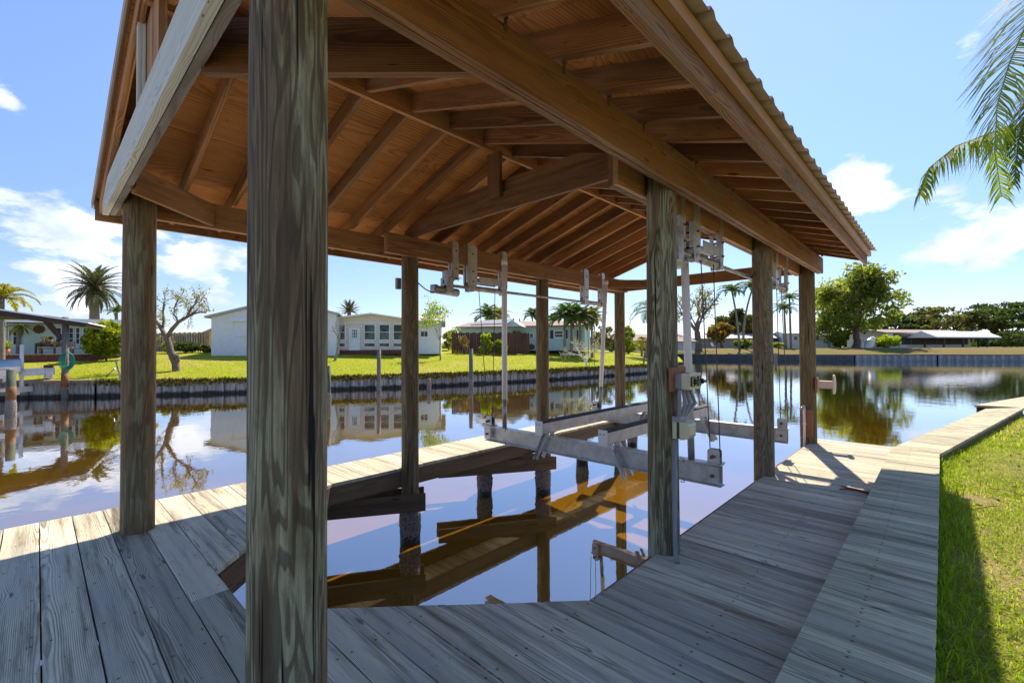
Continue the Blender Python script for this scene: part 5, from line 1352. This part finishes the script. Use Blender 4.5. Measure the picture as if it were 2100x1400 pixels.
# far shore
tree(1432, 92, 588, 'tall bare spreading tree on the far shore behind the cables', 'leaf_bud', 'bark', 140, r=.62, levels=5, per=2, size=.25, cl=.9, fork=.3, spread=.8, kids=(2, 3), wig=.2)
tree(1755, 96, 562, 'large dense rounded tree overhanging the far shore right of the far piling', 'leaf_mid', 'bark', 190, r=.62, levels=5, per=26, size=.46, cl=1.8, ball=120, fork=.20, spread=.85, kids=(2, 3), shell=.3, flat=.75)
shrub(1700, 97, 640, 60, 'low leafy skirt of foliage left of the large round tree trunk', 'leaf_mid', 26, 70, 2.6, name='bush', cat='bush')
shrub(1722, 98, 668, 40, 'yellow green bush under the large round tree', 'leaf_yellow', 20, 60, 2.8)
shrub(1822, 98, 686, 44, 'bright green hedge left of the screened porch', 'leaf_bright', 20, 60, 2.6)
shrub(1800, 100, 692, 24, 'dark bush beside the leaning white boat on the far shore', 'leaf_dark', 10, 60, 2.6)
tree(1480, 106, 668, 'orange autumn coloured tree on the far shore behind the cables', 'leaf_orange', 'bark', 54, r=.3, levels=3, per=60, size=.45, cl=1.1, fork=.25)
tree(1512, 120, 642, 'rounded brown green tree behind the far coconut palms', 'leaf_olive', 'bark', 74, r=.4, levels=4, per=50, size=.5, cl=1.3, fork=.3)
tree(1550, 124, 660, 'brownish tree just left of the second right piling', 'leaf_orange', 'bark', 40, r=.3, levels=3, per=50, size=.5, cl=1.1, fork=.3)
palm(1502, 93, 597, 'tall coconut palm with curved white trunk on the far shore', 'palm_green', 34, 22, .2, .30, 26, .09, base_px=1516, droop=1.7, curve=.8, bark='pale_bark')
palm(1545, 94, 590, 'second tall coconut palm half hidden behind the second right piling', 'palm_green', 34, 22, .2, .30, 26, .09, base_px=1524, droop=1.7, curve=1.2, bark='pale_bark')
palm(1609, 95, 634, 'slim coconut palm between the two right hand pilings', 'palm_green', 30, 20, .2, .3, 24, .08, base_px=1612, droop=1.7)
palm(1620, 97, 612, 'taller coconut palm partly hidden by the far right piling', 'palm_green', 28, 18, .2, .3, 24, .08, base_px=1622, droop=1.7)
shrub(1524, 93.5, 696, 36, 'clump of broad green leaves at the foot of the coconut palms', 'leaf_mid', 16, 60, 3.4)
shrub(1596, 95, 702, 26, 'low green shrub on the far shore between the right pilings', 'leaf_bright', 10, 60, 2.6)
for (px, d_, w_, top, lf_, lab) in ((1826, 128, 110, 640, 'leaf_dark', 'spreading dark tree behind the screened porch, smallest of the three'), (1920, 126, 190, 627, 'leaf_olive', 'spreading layered tree behind the white roofed shelter, middle of the three'), (2062, 122, 210, 614, 'leaf_dark', 'spreading dark layered tree at the right frame edge, largest of the three')):
    x, y = xy(px, d_); z0 = gz((x, y)); s = FPX / d_
    r_ = thing('tree', lab, 'tree', (x, y, z0), 'spreading trees on the far shore'); H = zat(top, px, d_) - z0; W_ = w_ / s
    mb = MB(); C = []
    for k in range(5):
        an = rng.random() * 6.28; mb.tube([(x, y, z0), (x + .1 * W_ * math.cos(an), y + .1 * W_ * math.sin(an), z0 + H * .35), (x + W_ * .3 * math.cos(an), y + W_ * .3 * math.sin(an), z0 + H * .72)], [.5, .35, .12], 7, cap=False)
    mb.build('trunk', 'bark', r_)
    cb = MB()
    for k in range(74):
        q_ = rng.normal(size=2) * .27; q_ = np.clip(q_, -.5, .5); rr = np.hypot(*q_); zz = z0 + H * (.97 - .55 * rr ** 1.3 * 1.6 - .42 * rng.random() ** 1.4)
        C.append((x + q_[0] * W_, y + q_[1] * W_, max(zz, z0 + .6)))
    clumps(cb, C, W_ * .10, 62, .55, .1, .30, .2); cb.build('crown', lf_, r_)
shrub(2075, 106, 676, 60, 'dark shoreline bushes at the right frame edge', 'leaf_dark', 24, 60, 2.6)
# far houses
def farhouse(label, xa, da, xb, db, py_eave, py_ridge, wall, roof, wins=(), base=1.15, prof='u', depth_=9, over=.6, thick=.2):
    h = House('house', label, xa, da, xb, db, base); ze = h.z(py_eave, (xa + xb) / 2); zr2 = h.z(py_ridge, (xa + xb) / 2)
    h.gable(0, h.L, 0, depth_, .6, [(0, ze), (.5, zr2), (1, ze)], wall, roof=roof, over=over, along=prof, thick=thick)
    for w in wins: h.winpx(*w, bars=(1, 2), fw=.12)
    return h
farhouse('white house with pale green eaves on the far shore behind the right pilings', 1612, 104, 1690, 102, 684, 679, 'white_wall', 'mint_wall', [(1627, 1637, 689, 698), (1670, 1681, 688, 698)])
farhouse('white side wing of the far shore house next to the large round tree', 1692, 101, 1716, 100, 687, 682, 'white_wall', 'roof_grey', [(1697, 1703, 691, 699)])
farhouse('long grey low house on the far shore behind the coconut palms', 1420, 112, 1606, 108, 694, 686, 'grey_wall', 'roof_grey', [(1436, 1448, 697, 704), (1560, 1575, 696, 708), (1582, 1600, 693, 710)])
h = farhouse('screened porch house with white roof on the far shore', 1818, 101, 1990, 108, 683, 676, 'white_wall', 'roof_shingle', base=1.1, over=.7)
h.blk('screen', 'screen_dark', h.uof(1832), h.uof(1985), -.05, -.001, h.z(708, 1880), h.z(684, 1880))
for px in (1841, 1867, 1892, 1918, 1950): h.blk('screen_post', 'grey_timber', h.uof(px), h.uof(px) + .22, -.12, -.052, h.z(709, px), h.z(684, px))
h.blk('kick_wall', 'white_wall', h.uof(1844), h.uof(1985), -.15, -.125, h.z(713, 1880) - .3, h.z(706.5, 1880))
# white roofed boat shelter on the far shore
bs = House('boat_shelter', 'white roofed boat shelter on green posts at the far shore', 1918, 97, 2052, 104, 0, 'boat shelter')
zt_ = bs.z(690.5, 1985); zr2 = bs.z(680, 1985)
b = MB(); b.prism([bs.P(0, -.2, zt_), bs.P(.1, 2.6, zr2 + .2), bs.P(0, 5.2, zt_), bs.P(0, 5.2, zt_ - .15), bs.P(0, -.2, zt_ - .22)], np.append(bs.u * bs.L, 0)); b.build('metal_roofing', 'roof_white', bs.root)
for px in (1930, 1939, 1978, 2028, 2041):
    b = MB(); p_ = bs.P(bs.uof(px), .3 if px not in (1930, 2041) else 3, -2); b.cyl(p_, (p_[0], p_[1], zt_ - .1), .2, n=10); b.build('post', 'green_post', bs.root)
bs.blk('beam', 'dark_timber', .1, bs.L - .1, .2, .5, zt_ - .45, zt_ - .23)
fl = House('boat_lift', 'pale lift beams hanging under the white roofed boat shelter', 1940, 96.4, 2046, 103, 0, 'boat lift')
fl.blk('cradle_beam', 'aluminium', 0, fl.L, -.1, .2, fl.z(730, 1990), fl.z(727, 1990)); fl.blk('bunk', 'aluminium', 0, fl.L, -.1, .2, fl.z(738, 1990), fl.z(736, 1990)); fl.blk('motor_box', 'white_plastic', fl.uof(1994), fl.uof(2014), 0, .8, fl.z(726, 2000), fl.z(718, 2000))
fd = House('dock', 'low wooden dock on the far shore left of the white roofed shelter', 1878, 96.5, 1950, 97.5, 0, 'dock')
fd.blk('deck_boards', 'grey_timber', 0, fd.L, -.3, 2, fd.z(730, 1910), fd.z(727, 1910)); fd.blk('edge_beam', 'dark_timber', .1, fd.L - .1, .2, .4, fd.z(736, 1910), fd.z(730.2, 1910))
wb = thing('boat', 'white dinghy leaning upright beside the large round tree', 'boat', tuple(at(1778, 94, 714)))
b = MB(); A_, B_ = at(1771, 96, 722), at(1792, 98, 690)
q = [A_ + (B_ - A_) * f for f in (0, .2, .5, .8, 1)]; b.tube(q, [.1, .75, 1.0, .7, .1], 10); b.build('hull', 'white_plastic', wb)
wp = thing('flag_pole', 'white marker post standing on the far seawall below the round tree', 'post', tuple(at(1769, 92, 724)))
b = MB(); b.cyl(at(1769, 93.5, 724), at(1769, 93.5, 701), .16, n=8); b.build('pole', 'white_plastic', wp)
lc = thing('lawn_chair', 'white lawn chair on the far shore between the right pilings', 'chair', tuple(at(1467, 96, 712)))
b = MB(); a_ = at(1465, 97, 712); b.box(a_ + (-.4, -.3, .3), a_ + (.4, .4, .36)); b.build('seat', 'lawn_chair_white', lc)
b = MB(); b.bar(a_ + (-.4, .2, .34), a_ + (-.75, .3, 1.0), .6, .05); b.build('backrest', 'lawn_chair_white', lc)
for dx in (-.35, .35): b = MB(); b.box(a_ + (dx - .03, -.3, -.2), a_ + (dx + .03, -.24, .3)); b.build('leg', 'lawn_chair_white', lc)
# far tree line
b = MB(); C = []
for px in range(1180, 2330, 7):
    d_ = 175 + 20 * rng.random(); x, y = xy(px, d_); hgt = 3.2 + 3.6 * abs(mnoise.noise(Vector((px * .012, 0, 5)))) * 2
    for k in range(4): C.append((x + rng.normal() * 1.5, y + rng.normal() * 2, 1 + hgt * (k + .5) / 4))
clumps(b, C, 1.7, 34, .8, .1, .9, .3); tag(b.build('tree_line', 'leaf_dark'), 'low distant line of trees along the horizon behind the far houses', None, kind='stuff')
b = MB(); C = []
for px in range(-150, 1200, 9):
    d_ = 120 + 20 * rng.random(); x, y = xy(px, d_); hgt = 1.2 + 2.2 * abs(mnoise.noise(Vector((px * .012, 0, 9)))) * 2
    for k in range(3): C.append((x + rng.normal() * 1.2, y + rng.normal() * 2, 1 + hgt * (k + .5) / 3))
clumps(b, C, 1.3, 30, .6, .1, .9, .3); tag(b.build('hedge_line', 'leaf_mid'), 'distant garden hedges filling the gaps between the near bank houses', None, kind='stuff')
